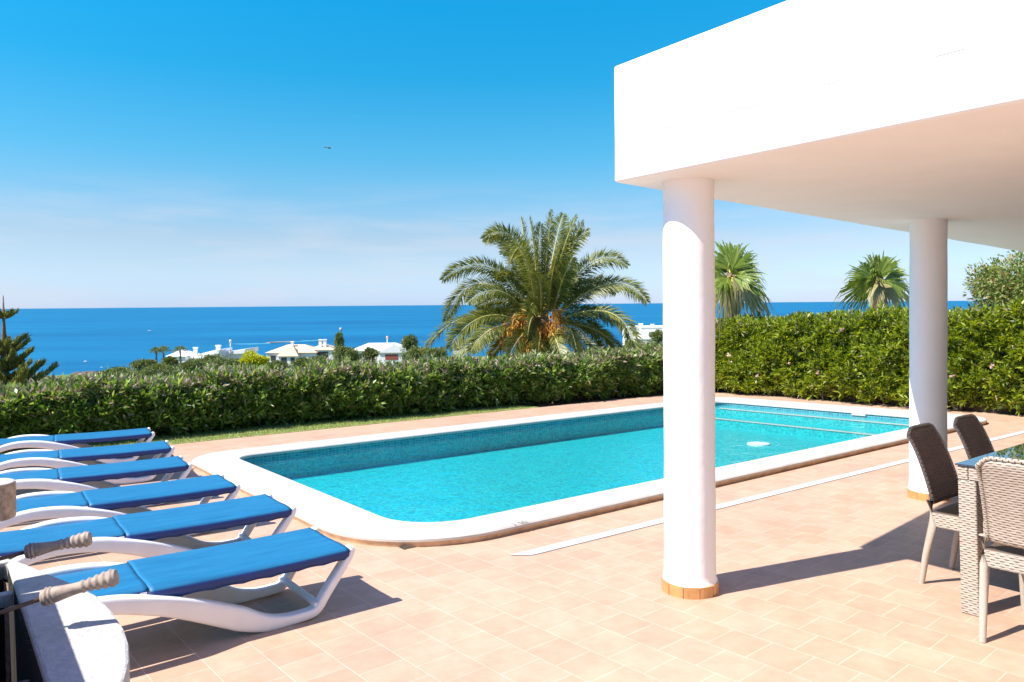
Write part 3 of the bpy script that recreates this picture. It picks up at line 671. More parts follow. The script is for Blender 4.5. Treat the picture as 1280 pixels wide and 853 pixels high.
# ================================================================ BARBECUE
bbq = thing('barbecue', 'white stone masonry barbecue with a curved worktop round a sooty fire pit', 'barbecue', (-1.2, 1.6, G(-1.2, 1.6)))
def br_(p): return (p[0]+1.2, p[1]-1.6, p[2]-G(-1.2, 1.6))
ZB = .80
def sp(px, py, z=ZB): q = atZ(px, py, z); return (float(q[0]), float(q[1]))
outl = [sp(*q) for q in [(-60, 689), (0, 694), (32, 704), (55, 714), (85, 726), (120, 743), (140, 762), (155, 785), (161, 803), (162, 825)]]
e = outl[-1]; outl += [(e[0]+.08, e[1]-.2), (e[0]+.1, e[1]-.5), (e[0]-.1, e[1]-.9), (e[0]-1.3, e[1]-.9), (outl[0][0]-.5, outl[0][1]-.6)]
i0 = sp(9, 703); i1 = sp(39, 797); dI = np.array([i1[0]-i0[0], i1[1]-i0[1]]); dI /= np.linalg.norm(dI); dJ = np.array([-dI[1], dI[0]])*-1   # towards left
if dJ[0] > 0: dJ = -dJ
i3 = (i0[0]+dJ[0]*.6, i0[1]+dJ[1]*.6); i2 = (i1[0]+dI[0]*.7, i1[1]+dI[1]*.7); i4 = (i2[0]+dJ[0]*.6, i2[1]+dJ[1]*.6)
# worktop as a ring of quads between the outline and the fire pit
import mathutils
def poly_with_hole(outer_, hole, z0, z1, mats, name, parent):
    from mathutils.geometry import tessellate_polygon
    allv = [Vector((x, y, 0)) for x, y in outer_] + [Vector((x, y, 0)) for x, y in hole]
    tri = tessellate_polygon([[Vector((x, y, 0)) for x, y in outer_], [Vector((x, y, 0)) for x, y in hole]])
    m_ = MB(); nn = len(allv)
    m_.v = [br_((v.x, v.y, z1)) for v in allv] + [br_((v.x, v.y, z0)) for v in allv]
    for t3 in tri:
        m_.f.append(list(t3)); m_.m.append(0); m_.uv.append([(0, 0)]*3)
        m_.f.append([q+nn for q in t3][::-1]); m_.m.append(0); m_.uv.append([(0, 0)]*3)
    no = len(outer_)
    for i in range(no): j = (i+1) % no; m_.f.append([i, j, j+nn, i+nn]); m_.m.append(0); m_.uv.append([(0, 0)]*4)
    for i in range(len(hole)): j = (i+1) % len(hole); m_.f.append([no+i, no+j, no+j+nn, no+i+nn]); m_.m.append(0); m_.uv.append([(0, 0)]*4)
    return m_.build(name, mats, parent)
wt = poly_with_hole(outl, [i0, i1, i2, i4, i3], ZB-.055, ZB, M['stone'], 'worktop', bbq)
bv = wt.modifiers.new('bevel', 'BEVEL'); bv.width = .008; bv.segments = 2; bv.limit_method = 'ANGLE'; bv.angle_limit = R(55)
cx_, cy_ = np.mean([q[0] for q in outl]), np.mean([q[1] for q in outl])
mb = MB(); ins = [(q[0]+(cx_-q[0])*.09, q[1]+(cy_-q[1])*.09) for q in outl]; hole_ = [i0, i1, i2, i4, i3]
k = len(ins)
for i in range(k):
    j = (i+1) % k; mb.add([br_((*ins[i], G(*ins[i])-.02)), br_((*ins[j], G(*ins[j])-.02)), br_((*ins[j], ZB-.055)), br_((*ins[i], ZB-.055))], [(0, 1, 2, 3)])
mb.build('base_wall', M['rough_stone'], bbq)
mb = MB(); k = 5
for i in range(k):
    j = (i+1) % k; mb.add([br_((*hole_[i], ZB-.35)), br_((*hole_[j], ZB-.35)), br_((*hole_[j], ZB-.012)), br_((*hole_[i], ZB-.012))], [(0, 1, 2, 3)])
mb.add([br_((*q, ZB-.35)) for q in hole_], [(0, 1, 2, 3, 4)])
mb.build('fire_pit', M['soot'], bbq, fixn=False)
# pale divider and concrete ledge inside the pit
def IT(p): return br_((i1[0]+dI[0]*p[0]+dJ[0]*p[1], i1[1]+dI[1]*p[0]+dJ[1]*p[1], p[2]))
Li = math.dist(i0, i1)
MB().box(.0, .69, .004, .59, ZB-.30, ZB-.09, T=IT).build('ledge', M['ash'], bbq, bevel=.006)
u_ = (758-703)/(797-703)
MB().box(-Li*.66, -Li*.66+.03, .004, .59, ZB-.05, ZB-.015, T=IT).build('fire_bar', M['stone'], bbq, bevel=.004)
# raised side shelf at the left, its rounded corner just inside the frame
Yk = 1.95; kc = atY(3, 603, Yk); zt = float(kc[2]); th = .098
mb = MB(); base = np.array([kc[0]-.03, kc[1]]); ax = -np.array([.79, .61]); ay = np.array([.61, -.79])
pts = []
for t in np.linspace(-90, 90, 13): pts.append(tuple(base+(-ax)*.055*math.cos(R(t))+ay*.055*(math.sin(R(t))) + ay*.0))
pts += [tuple(base+ax*1.1+ay*.055), tuple(base+ax*1.1-ay*.055)]
mb.prism([br_((*q, 0))[:2] for q in pts], 0, th)
sh = mb.build('raised_shelf', [M['stone']], bbq, bevel=.006); sh.location = (0, 0, zt-th-G(-1.2, 1.6))
sh.data.materials.append(M['rough_stone'])
for p_ in sh.data.polygons:
    if abs(p_.normal.z) < .5: p_.material_index = 1
c2_ = base + ax*.14 + ay*.055
def ST(p): q = c2_+ax*p[0]+ay*p[1]; return br_((q[0], q[1], p[2]))
MB().box(0, 1.0, .003, 1.1, ZB+.002, zt+.06, T=ST).build('side_block', M['rough_stone'], bbq, bevel=.01)
# grill with two turned handles
grill = thing('grill_rack', 'iron grill rack with two turned grey wooden handles reaching over the worktop', 'grill', (-1.9, 1.5, .9))
def gr(p): return (p[0]+1.9, p[1]-1.5, p[2]-.9)
def handle(pa, pb, YA, YB):
    A_, B_ = atY(*pa, YA), atY(*pb, YB); A_, B_ = Vector(A_), Vector(B_); d = (B_-A_); ln = d.length; q = d.to_track_quat('Z', 'Y').to_matrix().to_4x4()
    prof = []
    for i in range(61):
        t = i/60; r = .0165+.0035*math.cos(t*2*math.pi)
        if t < .16: r += .0022*math.sin(t/.16*3*math.pi*2)
        if t > .52: r += .002*math.sin((t-.52)/.48*5*math.pi*2)
        if t < .02 or t > .985: r *= .86
        prof.append((r, t*ln))
    prof = [(.004, 0)]+prof+[(.003, ln+.0005)]
    rod = MB(); st = A_-d.normalized()*.75; st.z -= .10
    rod.tube([gr(st), gr(A_-d.normalized()*.35+Vector((0, 0, -.02))), gr(A_+d*.05)], .0052, 8)
    ro = rod.build('rod', M['iron'], grill, smooth=True)
    m_ = MB(); mw = Matrix.Translation(Vector(gr(A_))) @ q; m_.lathe(prof, n=20, mat=mw); m_.build('handle', M['handle'], ro, smooth=True)
    return st
s1 = handle((33, 690), (113, 673), 1.98, 2.02)
s2 = handle((53, 748), (146, 721), 1.68, 1.72)
mb = MB()
for i in range(9):
    t = i/8; p = s1.lerp(s2, t); mb.tube([gr(p), gr(p+Vector((-.3, -.06, 0)))], .004, 6)
mb.tube([gr(s1), gr(s2)], .006, 6); mb.build('grid_bars', M['iron'], grill)

# ================================================================ DINING SET
def chair(name='dining_chair'):
    t = thing(name, 'x', 'chair', group='wicker dining chairs round the table')
    # backrest: curved wicker panel, rounded top
    Wb, H0, H1 = .192, .475, .90
    def face(sg):
        def fn(u, v):
            z = H0+(H1-H0)*v; k = (v-.86)/.14 if v > .86 else 0
            w = (Wb+.004-.012*v)*(1-.0*k); y = (2*u-1)*w
            # rounded upper corners
            e = abs(2*u-1)
            if e > .6: z -= .045*((e-.6)/.4)**2.2*v**5
            x = -.225-.135*v**1.25 - .018*(1-(2*u-1)**2) + sg*.016*(1-e**6)*(1-.9*max(0, (v-.96)/.04))
            return (x, y, z)
        return fn
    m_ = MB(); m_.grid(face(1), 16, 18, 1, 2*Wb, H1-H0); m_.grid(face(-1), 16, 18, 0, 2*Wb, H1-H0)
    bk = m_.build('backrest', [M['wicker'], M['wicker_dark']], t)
    bm = bmesh.new(); bm.from_mesh(bk.data)
    bmesh.ops.remove_doubles(bm, verts=bm.verts, dist=.0035)
    be = [e for e in bm.edges if e.is_boundary]
    try: bmesh.ops.holes_fill(bm, edges=be, sides=80)
    except Exception: pass
    bmesh.ops.recalc_face_normals(bm, faces=bm.faces); bm.to_mesh(bk.data); bm.free()
    bk.data.polygons.foreach_set('use_smooth', [True]*len(bk.data.polygons))
    m_ = MB(); edge = []
    for u, v in [(0, q) for q in np.linspace(0, 1, 12)] + [(q, 1) for q in np.linspace(.04, .96, 16)] + [(1, q) for q in np.linspace(1, 0, 12)]:
        a1_, a2_ = face(1)(u, v), face(-1)(u, v); edge.append(tuple((p+q)/2 for p, q in zip(a1_, a2_)))
    m_.tube(edge, .0105, 8); m_.build('back_rim', M['wicker'], t, smooth=True)
    # seat with wicker apron
    m_ = MB(); sp_ = [(-.235, -.215), (.20, -.235), (.245, -.19), (.245, .19), (.20, .235), (-.235, .215)]
    m_.prism(sp_, .345, .435); m_.build('seat', M['wicker'], t, bevel=.012, seg=3)
    for (x0, y0, x1, y1, z1) in ((-.295, -.205, -.222, -.212, .50), (-.295, .205, -.222, .212, .50), (.265, -.205, .225, -.20, .40), (.265, .205, .225, .20, .40)):
        MB().tube([(x0, y0, 0), (x0*.6+x1*.4, y0*.6+y1*.4, .17), (x1, y1, .36), (x1-(.012 if x0 < 0 else 0), y1, z1)], [.016, .019, .022, .020], 12).build('leg', M['wicker_leg'], t, smooth=True, auto=60)
    return t
dA = DA; dB = -DB     # dB: towards the camera right
legA = gnd(1152, 729)[:2]
OA = legA + .295*dB + .205*dA
OB = OA + dA*.66
OC = gnd(1228, 803)[:2] + .295*dA + .205*dB
ch = chair()
angB = math.atan2(dB[1], dB[0]); angA = math.atan2(dA[1], dA[0])
ch.matrix_world = tilt(OA[0], OA[1], angB); ch['label'] = 'wicker dining chair by the table corner, its dark back nearest the second white column'
c2 = copy_tree(ch); c2.matrix_world = tilt(OB[0], OB[1], angB); c2['label'] = 'farther wicker dining chair, only its dark shaded back showing above the glass table'
c3 = copy_tree(ch); c3.matrix_world = tilt(OC[0], OC[1], angA); c3['label'] = 'sunlit pale wicker dining chair at the table end, seen from behind'
c4 = copy_tree(ch); p4 = OA+dB*1.55+dA*.1; c4.matrix_world = tilt(p4[0], p4[1], angB+math.pi); bpy.data.objects.remove
def drop(o):
    for c_ in children(o): drop(c_)
    bpy.data.objects.remove(o)
drop(c4)
# cushion on the second chair
cu = MB(); 
def cf(s): 
    def fn(u, v):
        x = (2*u-1); y = (2*v-1); e = (1-abs(x)**4)*(1-abs(y)**4)
        return (x*.2*(1-.06*y*y), y*.21*(1-.06*x*x), s*.045*max(0, e)**.5)
    return fn
cu.grid(cf(1), 18, 18); cu.grid(cf(-1), 18, 18)
cuo = cu.build('seat_cushion', M['cushion'], smooth=True); tag(cuo, 'plump cream cushion lying on the far wicker chair under the glass table', 'cushion')
mm = tilt(OB[0]-dA[0]*.05, OB[1]-dA[1]*.05, angB, .482); cuo.matrix_world = mm
# table
cz = gnd(1201, 766)[:2]
angT = math.atan2(dA[1], dA[0])
tb = thing('dining_table', 'wicker dining table with dark glass top reflecting the blue sky', 'table', mw=tilt(cz[0], cz[1], angT))
# local x along dA, local y along -dB ; table occupies x 0..1.8, y -.9..0
TH = .79; TLn, TWd = 1.8, .92
for (x, y) in ((0, 0), (TLn-.088, 0), (0, -TWd+.088), (TLn-.088, -TWd+.088)):
    MB().box(x, x+.088, y-.088, y, 0, TH-.085).build('leg', M['wicker'], tb, bevel=.008)
MB().box(0, TLn, -.05, 0, TH-.085, TH-.012).box(0, TLn, -TWd, -TWd+.05, TH-.085, TH-.012).box(0, .05, -TWd+.052, -.052, TH-.085, TH-.012).box(TLn-.05, TLn, -TWd+.052, -.052, TH-.085, TH-.012).build('apron', M['wicker'], tb, bevel=.006)
MB().box(-.008, TLn+.008, -TWd-.008, .008, TH-.011, TH-.002).build('glass_top', M['glass'], tb, bevel=.002)

# ================================================================ HEDGES
def hedge(name, label, line, depth, htop, lm, dry, nshoot, leaf, seed, petals=0, rel_=1.0):
    """line: list of world (x,y) along the pool-side foot; depth behind it; htop(t) height"""
    global rng; rng = np.random.default_rng(seed)
    line = np.array(line, float); seg = np.linalg.norm(np.diff(line, axis=0), axis=1); cum = np.r_[0, np.cumsum(seg)]; Lt = cum[-1]
    t = thing(name, label, 'hedge', (float(line[0][0]), float(line[0][1]), float(G(*line[0]))))
    o3 = np.array([line[0][0], line[0][1], G(*line[0])])
    def pt(s):
        i = np.clip(np.searchsorted(cum, s, 'right')-1, 0, len(seg)-1); f = ((s-cum[i])/seg[i])[:, None]
        d = (line[i+1]-line[i])/seg[i][:, None]; nrm = np.column_stack([-d[:, 1], d[:, 0]]); return line[i]*(1-f)+line[i+1]*f, d, nrm
    def bulge(s, z): return rel_*(.07*np.sin(s*1.7+z*2)+.07*np.sin(s*3.7+1)*np.cos(z*5.1+s)+.07*np.sin(s*7.3+2*np.sin(z*6))*np.cos(z*8.3+s*2.2)+.045*np.sin(s*15+z*4)*np.sin(z*15+1))
    n = nshoot; s = rng.uniform(0, Lt, n)
    face = rng.random(n); H = htop(s)
    front = face < .55; top = face >= .55
    z = np.where(front, H*rng.uniform(0.02, 1, n)**.85, H-rng.uniform(0, .16, n)**1.0)
    dep = np.where(front, rng.exponential(.10, n).clip(0, .45), rng.uniform(0, depth, n))
    base, d, nm = pt(s)
    rounding = .16*np.clip((z-H+.22)/.22, 0, 1)**2
    lowin = .18*np.clip(1-z/.3, 0, 1)**1.5
    dd = dep + np.where(front, rounding+lowin, 0) - bulge(s, z)*np.where(front, 1, .3)
    z = z + (.05*np.sin(s*3.1)+.04*np.sin(s*7.7+dep*4)+rng.normal(0, .035, n))*(z > H*.8)
    xy = base + nm*dd[:, None]
    P = np.column_stack([xy, G(xy[:, 0], xy[:, 1])+z])
    out = np.column_stack([-nm*np.where(front, .6, .05)[:, None], np.where(front, .75, 1.1)]) + rng.normal(size=(n, 3))*.42
    z = z + np.where(rng.random(n) < .06, rng.uniform(0, .09, n), 0)*(z > H*.85); P[:, 2] = G(xy[:, 0], xy[:, 1])+z
    out = unit(out)
    K = 11; Lv = []; mi = []
    for k in range(K):
        f = k/(K-1); q = P + out*(f*.13)[..., None] if False else P + out*(f*.13)
        sd = unit(rng.normal(size=(n, 3))); dirn = unit(out*(.35+.9*f)+sd*.8 + np.array([0, 0, .12]))
        lv = leaves(q, dirn, leaf*rng.uniform(.6, 1.15, n), leaf*.24*rng.uniform(.8, 1.2, n), droop=.12)
        Lv.append(lv)
        dr_ = (rng.random(n) < np.where(top | (z > H*.88), dry, dry*.18)*(.5+f)); mi.append(np.where(dr_, 1, 0))
    V = np.concatenate(Lv) - o3; mi = np.concatenate(mi)
    quadmesh('foliage', V, [lm, M['dry_leaf']], t, mi=mi)
    # branches inside
    m_ = MB(); nb = int(Lt*5)
    for i in range(nb):
        s_ = np.array([random.uniform(.1, Lt-.1)]); b0, d0, n0 = pt(s_); hh = float(htop(s_)[0])
        x, y = b0[0]+n0[0]*random.uniform(.3, .6); z0 = G(x, y)-.05
        lean = random.uniform(-.3, .3); pts_ = []
        for q in np.linspace(0, 1, 5): pts_.append((x+d0[0][0]*lean*q+n0[0][0]*random.uniform(-.28, .02)*q-o3[0], y+d0[0][1]*lean*q+n0[0][1]*random.uniform(-.28, .02)*q-o3[1], z0+hh*.82*q-o3[2]))
        m_.tube(pts_, [.022, .018, .015, .011, .006], 5, caps=False)
    m_.build('branch', M['bark'], t, smooth=True)['kind'] = 'stuff'
    # twig-brown core sheet, darkened to paint the shade seen between leaves
    m_ = MB(); ns = int(Lt*3)
    sec = [(.38, .0), (.34, .5), (.36, .8), (.46, .90), (depth-.3, .90), (depth-.2, .6), (depth-.2, .0)]
    def core(u, v):
        s_ = np.array([u*Lt*.998+.001]); b0, d0, n0 = pt(s_); i = v*(len(sec)-1); k = min(int(i), len(sec)-2); f = i-k
        dp = sec[k][0]*(1-f)+sec[k+1][0]*f; hz = (sec[k][1]*(1-f)+sec[k+1][1]*f)*float(htop(s_)[0])
        dp += .07*math.sin(u*Lt*5+v*9)+.04*math.sin(u*Lt*13+v*17); x, y = b0[0]+n0[0]*dp
        return (x-o3[0], y-o3[1], G(x, y)+hz-.04+.02*math.sin(u*Lt*8)-o3[2])
    m_.grid(core, ns, 18); m_.build('shade_core', M['twig_shade'], t, smooth=True)
    if petals:
        n = petals; s = rng.uniform(0, Lt, n); base, d, nm = pt(s); zz = htop(s)*rng.uniform(.25, .95, n); xy = base - nm*rng.uniform(.02, .14, n)[:, None]
        P = np.column_stack([xy, G(xy[:, 0], xy[:, 1])+zz]); VV = []
        for k in range(6): VV.append(leaves(P, unit(rng.normal(size=(n, 3))+np.column_stack([-nm, np.zeros(n)])*.6), .06, .05))
        quadmesh('flower', np.concatenate(VV)-o3, M['petal'], t)['kind'] = 'stuff'
    return t
def W2(px, py): q = gnd(px, py); return (q[0], q[1])
Lpts = [AB(-9, 12.0)[:2], AB(3.7, 11.80)[:2], AB(5.0, 11.75)[:2], AB(8.5, 11.5)[:2], AB(12.8, 11.03)[:2], AB(15.3, 10.75)[:2]]
hl = hedge('hedge', 'clipped oleander hedge with dry pinkish tips behind the pool, shaded dark on its pool side', Lpts, 1.25, lambda s: .70+.011*(s-9.6)+.02*np.sin(s*.6), M['oleander'], .30, 16000, .145, 3, rel_=1.0)
Rpts = [AB(14.1, 10.9)[:2], AB(13.9, 9)[:2], AB(13.75, 7.1)[:2], AB(13.62, 5.7)[:2], AB(13.6, 4.3)[:2], AB(13.7, 1.0)[:2]]
hr = hedge('hedge', 'tall sunlit bright green hedge beyond the far end of the pool, behind the second column', Rpts, 1.5, lambda s: np.interp(s, [0, .5, 4.5, 6.8, 10], [1.46, 1.48, 1.62, 1.60, 1.6])+.03*np.sin(s*2.1), M['bright_hedge'], .05, 12500, .13, 5, petals=16, rel_=1.5)

# ================================================================ PALMS
def frond_pts(p0, p1, p2, n=22):
    p0, p1, p2 = map(np.array, (p0, p1, p2)); t = np.linspace(0, 1, n)[:, None]
    return (1-t)**2*p0+2*t*(1-t)*p1+t**2*p2
def build_frond(parent, C, o3, llen=.42, name='frond', mat='date_leaf'):
    """one pinnate frond along curve C"""
    n = len(C); seg = np.diff(C, axis=0); cum = np.r_[0, np.cumsum(np.linalg.norm(seg, axis=1))]; Lt = cum[-1]
    K = 76; s = np.linspace(.16*Lt, Lt*.995, K); P = np.stack([np.interp(s, cum, C[:, i]) for i in range(3)], 1)
    T = unit(np.gradient(P, axis=0)); up = np.array([0, 0, 1.]); side = unit(np.cross(T, up)+1e-6); nor = unit(np.cross(side, T))
    V = []; rl = rng.uniform(.45, 1.15)*rng.choice([-1, 1]); side, nor = side*math.cos(rl)+nor*math.sin(rl), nor*math.cos(rl)-side*math.sin(rl)
    f = (s/Lt-.16)/.84; ln = llen*np.clip(np.minimum(.35+f*3.2, 1), 0, 1)*np.clip(np.minimum(1, .28+(1-f)*3.4), 0, 1)
    for sg in (-1, 1):
        for rep in (0, 1):
            ang = R(44+rep*14)*np.ones(K)+rng.normal(0, .09, K); vee = .35+rng.normal(0, .16, K)-rep*.25
            D = unit(T*np.cos(ang)[:, None]+side*(sg*np.sin(ang)*np.cos(vee))[:, None]+nor*(np.sin(ang)*np.sin(vee))[:, None])
            D[:, 2] -= .10
            wd = .026
            D = unit(D); r = unit(np.cross(D, nor)); l = ln[:, None]*rng.uniform(.85, 1.08, (K, 1))
            q0 = P; q1 = P+D*l*.4; q2 = P+D*l; q2[:, 2] -= l[:, 0]*.12
            V.append(np.stack([q0, q1+r*wd/2, q2, q1-r*wd/2], 1))
    o = quadmesh(name, np.concatenate(V)-o3, M[mat], parent)
    m_ = MB(); m_.tube([tuple(q-o3) for q in C], list(np.linspace(.032, .006, n)), 6, caps=False)
    m_.build('rachis', M['rachis'], o, smooth=True)
    return o
YP = 19.0
pc = atY(676, 408, YP)                # heart of the crown
gz_ = float(land_z(pc[0], pc[1]))-.3
dp = thing('date_palm', 'big date palm with arching grey green fronds and orange fruit stalks behind the hedge', 'palm tree', (float(pc[0]), float(pc[1]), gz_))
o3 = np.array([pc[0], pc[1], gz_])
mb = MB(); hp_ = float(pc[2])-gz_
prof = [(.45, -.3), (.42, .3)] + [(.40+.04*math.sin(z*22)+(.16 if z > hp_-1.0 else 0), z) for z in np.linspace(.5, hp_-.1, 26)] + [(.25, hp_+.15), (.05, hp_+.35)]
mb.lathe(prof, n=18); mb.build('trunk', M['boot'], dp, smooth=True)
rng = np.random.default_rng(21)
FR = [ # (start, control, tip) in picture pixels with depth offsets (metres) of control and tip
 ((668, 392), (655, 262), (604, 299), -.2, -.3), ((664, 390), (636, 262), (607, 303), .3, .5), ((672, 385), (655, 300), (651, 272), .3, .6), ((674, 385), (668, 300), (662, 272), -.3, -.5),
 ((678, 385), (684, 310), (690, 263), -.2, -.3), ((681, 385), (692, 305), (704, 268), .3, .7), ((683, 387), (705, 300), (721, 270), -.3, -.5), ((686, 388), (712, 300), (730, 278), .2, .6),
 ((688, 390), (708, 300), (736, 289), -.3, -.6), ((692, 395), (738, 296), (784, 332), .2, .2), ((694, 398), (770, 322), (809, 378), -.3, -.4), ((694, 402), (782, 362), (795, 440), -.5, -.8),
 ((664, 396), (618, 298), (553, 350), -.2, -.3), ((662, 398), (592, 310), (557, 402), .3, .4), ((660, 402), (570, 372), (529, 441), -.4, -.6), ((660, 408), (600, 370), (561, 436), -.5, -1.0),
 ((664, 408), (612, 396), (588, 440), -.9, -1.6), ((672, 398), (656, 268), (637, 330), -1.1, -1.9), ((674, 404), (664, 380), (659, 425), -1.0, -1.6), ((690, 406), (712, 385), (722, 444), -1.1, -1.9),
 ((692, 404), (738, 388), (762, 440), .2, .5), ((694, 406), (748, 398), (778, 444), -.3, -.2), ((690, 398), (700, 350), (716, 322), -.9, -1.2), ((666, 394), (630, 318), (620, 348), .6, 1.2),
 ((668, 392), (640, 285), (628, 318), .9, 1.6), ((684, 396), (690, 330), (700, 312), -.8, -1.2), ((664, 402), (628, 340), (585, 378), -.6, -1.0), ((693, 400), (742, 330), (770, 366), .5, 1.0),
 ((660, 410), (610, 412), (570, 442), .3, .5), ((676, 394), (672, 310), (676, 280), .8, 1.6), ((680, 394), (700, 310), (711, 288), .9, 1.8), ((676, 404), (680, 350), (668, 340), -1.2, -2.2),
 ((674, 412), (655, 404), (636, 447), -.9, -1.3), ((680, 412), (694, 410), (702, 448), -.9, -1.2), ((670, 410), (640, 410), (612, 447), -.6, -.9), ((684, 410), (716, 410), (742, 446), -.5, -.8), ((677, 414), (676, 408), (672, 450), -1.0, -1.3)]
for (s_, c_, t_, dc, dt) in FR:
    C = frond_pts(atY(*s_, YP), atY(*c_, YP+dc), atY(*t_, YP+dt)); build_frond(dp, C, o3)
for i in range(9):   # fronds that fill the crown all round
    an = random.uniform(0, 2*math.pi); el = random.uniform(.2, 1.2); Lf = random.uniform(1.7, 2.5)
    d = np.array([math.cos(an), abs(math.sin(an))*random.choice([1, .8, -.4]), 0]); p0 = np.array(pc)+np.array([0, 0, .1]); p1 = p0+d*Lf*.5*math.cos(el)+np.array([0, 0, Lf*.75*math.sin(el)]); p2 = p0+d*Lf*math.cos(el*.8)+np.array([0, 0, Lf*(1.1*math.sin(el)-.45)])
    p1[2] = min(p1[2], pc[2]+2.1); p2[2] = min(p2[2], pc[2]+1.7)
    build_frond(dp, frond_pts(p0, p1, p2), o3, .36)
# fruit stalks
for (s_, t_, n_) in [(s1_, t1_, int(n1_*.6)) for (s1_, t1_, n1_) in [((655, 395), (626, 430), 420), ((668, 405), (668, 440), 520), ((684, 405), (676, 440), 420), ((694, 390), (702, 412), 420), ((660, 392), (640, 408), 260), ((672, 400), (650, 432), 300)]]:
    p0 = atY(*s_, YP-.55); p1 = atY(*t_, YP-.9); t = rng.random(n_)[:, None]; P = p0*(1-t)+p1*t+rng.normal(size=(n_, 3))*np.array([.10, .10, .08])*(.5+t)
    D = rng.normal(size=(n_, 3))*.6+(p1-p0); quadmesh('fruit_stalk', leaves(P, D, rng.uniform(.1, .3, n_), .022, .2)-o3, M['fruit'], dp)['kind'] = 'stuff'

def fan_palm(label, px, py, Y, spec, h_extra=0, seed=1, sc=1.0):
    global rng; rng = np.random.default_rng(seed)
    pc = atY(px, py, Y); g = float(land_z(pc[0], pc[1]))-.3; o3 = np.array([pc[0], pc[1], g])
    t = thing('fan_palm', label, 'palm tree', tuple(map(float, o3)), 'fan palms behind the tall hedge')
    hp = float(pc[2])-g; mb = MB(); mb.lathe([(.24, -.3)]+[(.2+.015*math.sin(z*30), z) for z in np.linspace(0, hp-.3, 30)]+[(.26, hp-.2), (.1, hp+.1)], n=14); mb.build('trunk', M['bark'], t, smooth=True)
    for (dx, dy, dep, rad, dry) in spec:
        hub = atY(px+dx*.20, py+dy*.20, Y+dep*.5); tip = atY(px+dx*1.15, py+dy*1.15, Y+dep); ax = unit((tip-hub)[None])[0]; Lr = max(np.linalg.norm(tip-hub), .55*sc)*rng.uniform(.88, 1.15)
        m_ = MB(); m_.tube([(0, 0, hp-.05), tuple((hub-o3)*.6+np.array([0, 0, hp])*.4), tuple(hub-o3)], [.03, .022, .015], 6)
        fr_ = m_.build('petiole', M['rachis'], t, smooth=True)
        view = unit(rng.normal(size=3)[None])[0]*.7+np.array([0, -1, .35]); side = unit(np.cross(ax, view)[None])[0]; nor = unit(np.cross(side, ax)[None])[0]
        K = 26; wide = 1.0 if dry < .5 else .6; wide *= rng.uniform(.75, 1.1); ang = np.linspace(-wide, wide, K)+rng.normal(0, .04, K)
        V = []
        for a_ in ang:
            d = ax*math.cos(a_)+side*math.sin(a_)+nor*.30*(1-math.cos(a_*1.5)); d /= np.linalg.norm(d); l = Lr*(1-.30*(a_/wide)**2)*rng.uniform(.85, 1.08)
            w = .060*sc; r = np.cross(d, nor); r /= np.linalg.norm(r)
            p0 = hub; p1 = hub+d*l*.5; pm = hub+d*l*.8+np.array([0, 0, -.05*l*(1+dry)]); p2 = hub+d*l*1.02+np.array([0, 0, -.22*l*(1+dry)])*rng.uniform(.3, 2.2)
            V.append([p0-r*.006, p0+r*.006, p1+r*w/2, p1-r*w/2]); V.append([p1-r*w/2, p1+r*w/2, pm+r*w*.3, pm-r*w*.3]); V.append([pm-r*w*.3, pm+r*w*.3, p2+r*.004, p2-r*.004])
        quadmesh('fan_leaf', np.array(V)-o3, M['fan_dry' if dry > .5 else 'fan_leaf'], fr_)
    return t
sp1 = [(-30, -20, .3, .75, 0), (-12, -42, .2, .8, 0), (8, -44, -.3, .8, 0), (24, -28, .2, .75, 0), (34, -6, -.3, .8, 0), (36, 22, -.4, .75, .3), (20, 6, -.8, .8, 0), (2, -16, -.8, .9, 0), (-22, 6, -.7, .8, 0), (-36, 10, .2, .8, 0), (26, 32, -.5, .7, 1), (8, 34, -.8, .7, 1), (-14, 34, -.8, .7, 1), (42, 36, .1, .6, 1), (-30, 30, -.3, .7, .4), (14, -30, .8, .8, 0), (-6, -26, .7, .8, 0), (12, 14, -.9, .6, 1)]
fan_palm('fan palm standing just right of the near column, drooping straw skirt over the hedge', 914, 346, 17.5, sp1, seed=4, sc=.85)
sp2 = [(-6, -26, .2, .75, 0), (12, -28, -.3, .75, 0), (24, -12, .2, .7, 0), (-22, -10, -.2, .75, 0), (-34, -2, .1, .75, 0), (30, 6, -.2, .7, .2), (0, -10, -.8, .8, 0), (10, 4, -.8, .8, 0), (-14, 6, -.8, .75, 0), (-4, 22, -.6, .65, 1), (14, 24, -.5, .65, 1), (30, 22, .1, .6, 1), (-26, 18, -.3, .7, .3), (-38, 22, .2, .65, .4), (4, -20, .8, .75, 0)]
fan_palm('smaller fan palm left of the second column, half sunk behind the tall hedge', 1098, 350, 21.0, [(a_*1.15, b_*1.1-4, c_, d_, e_) for a_, b_, c_, d_, e_ in sp2], seed=9, sc=.95)

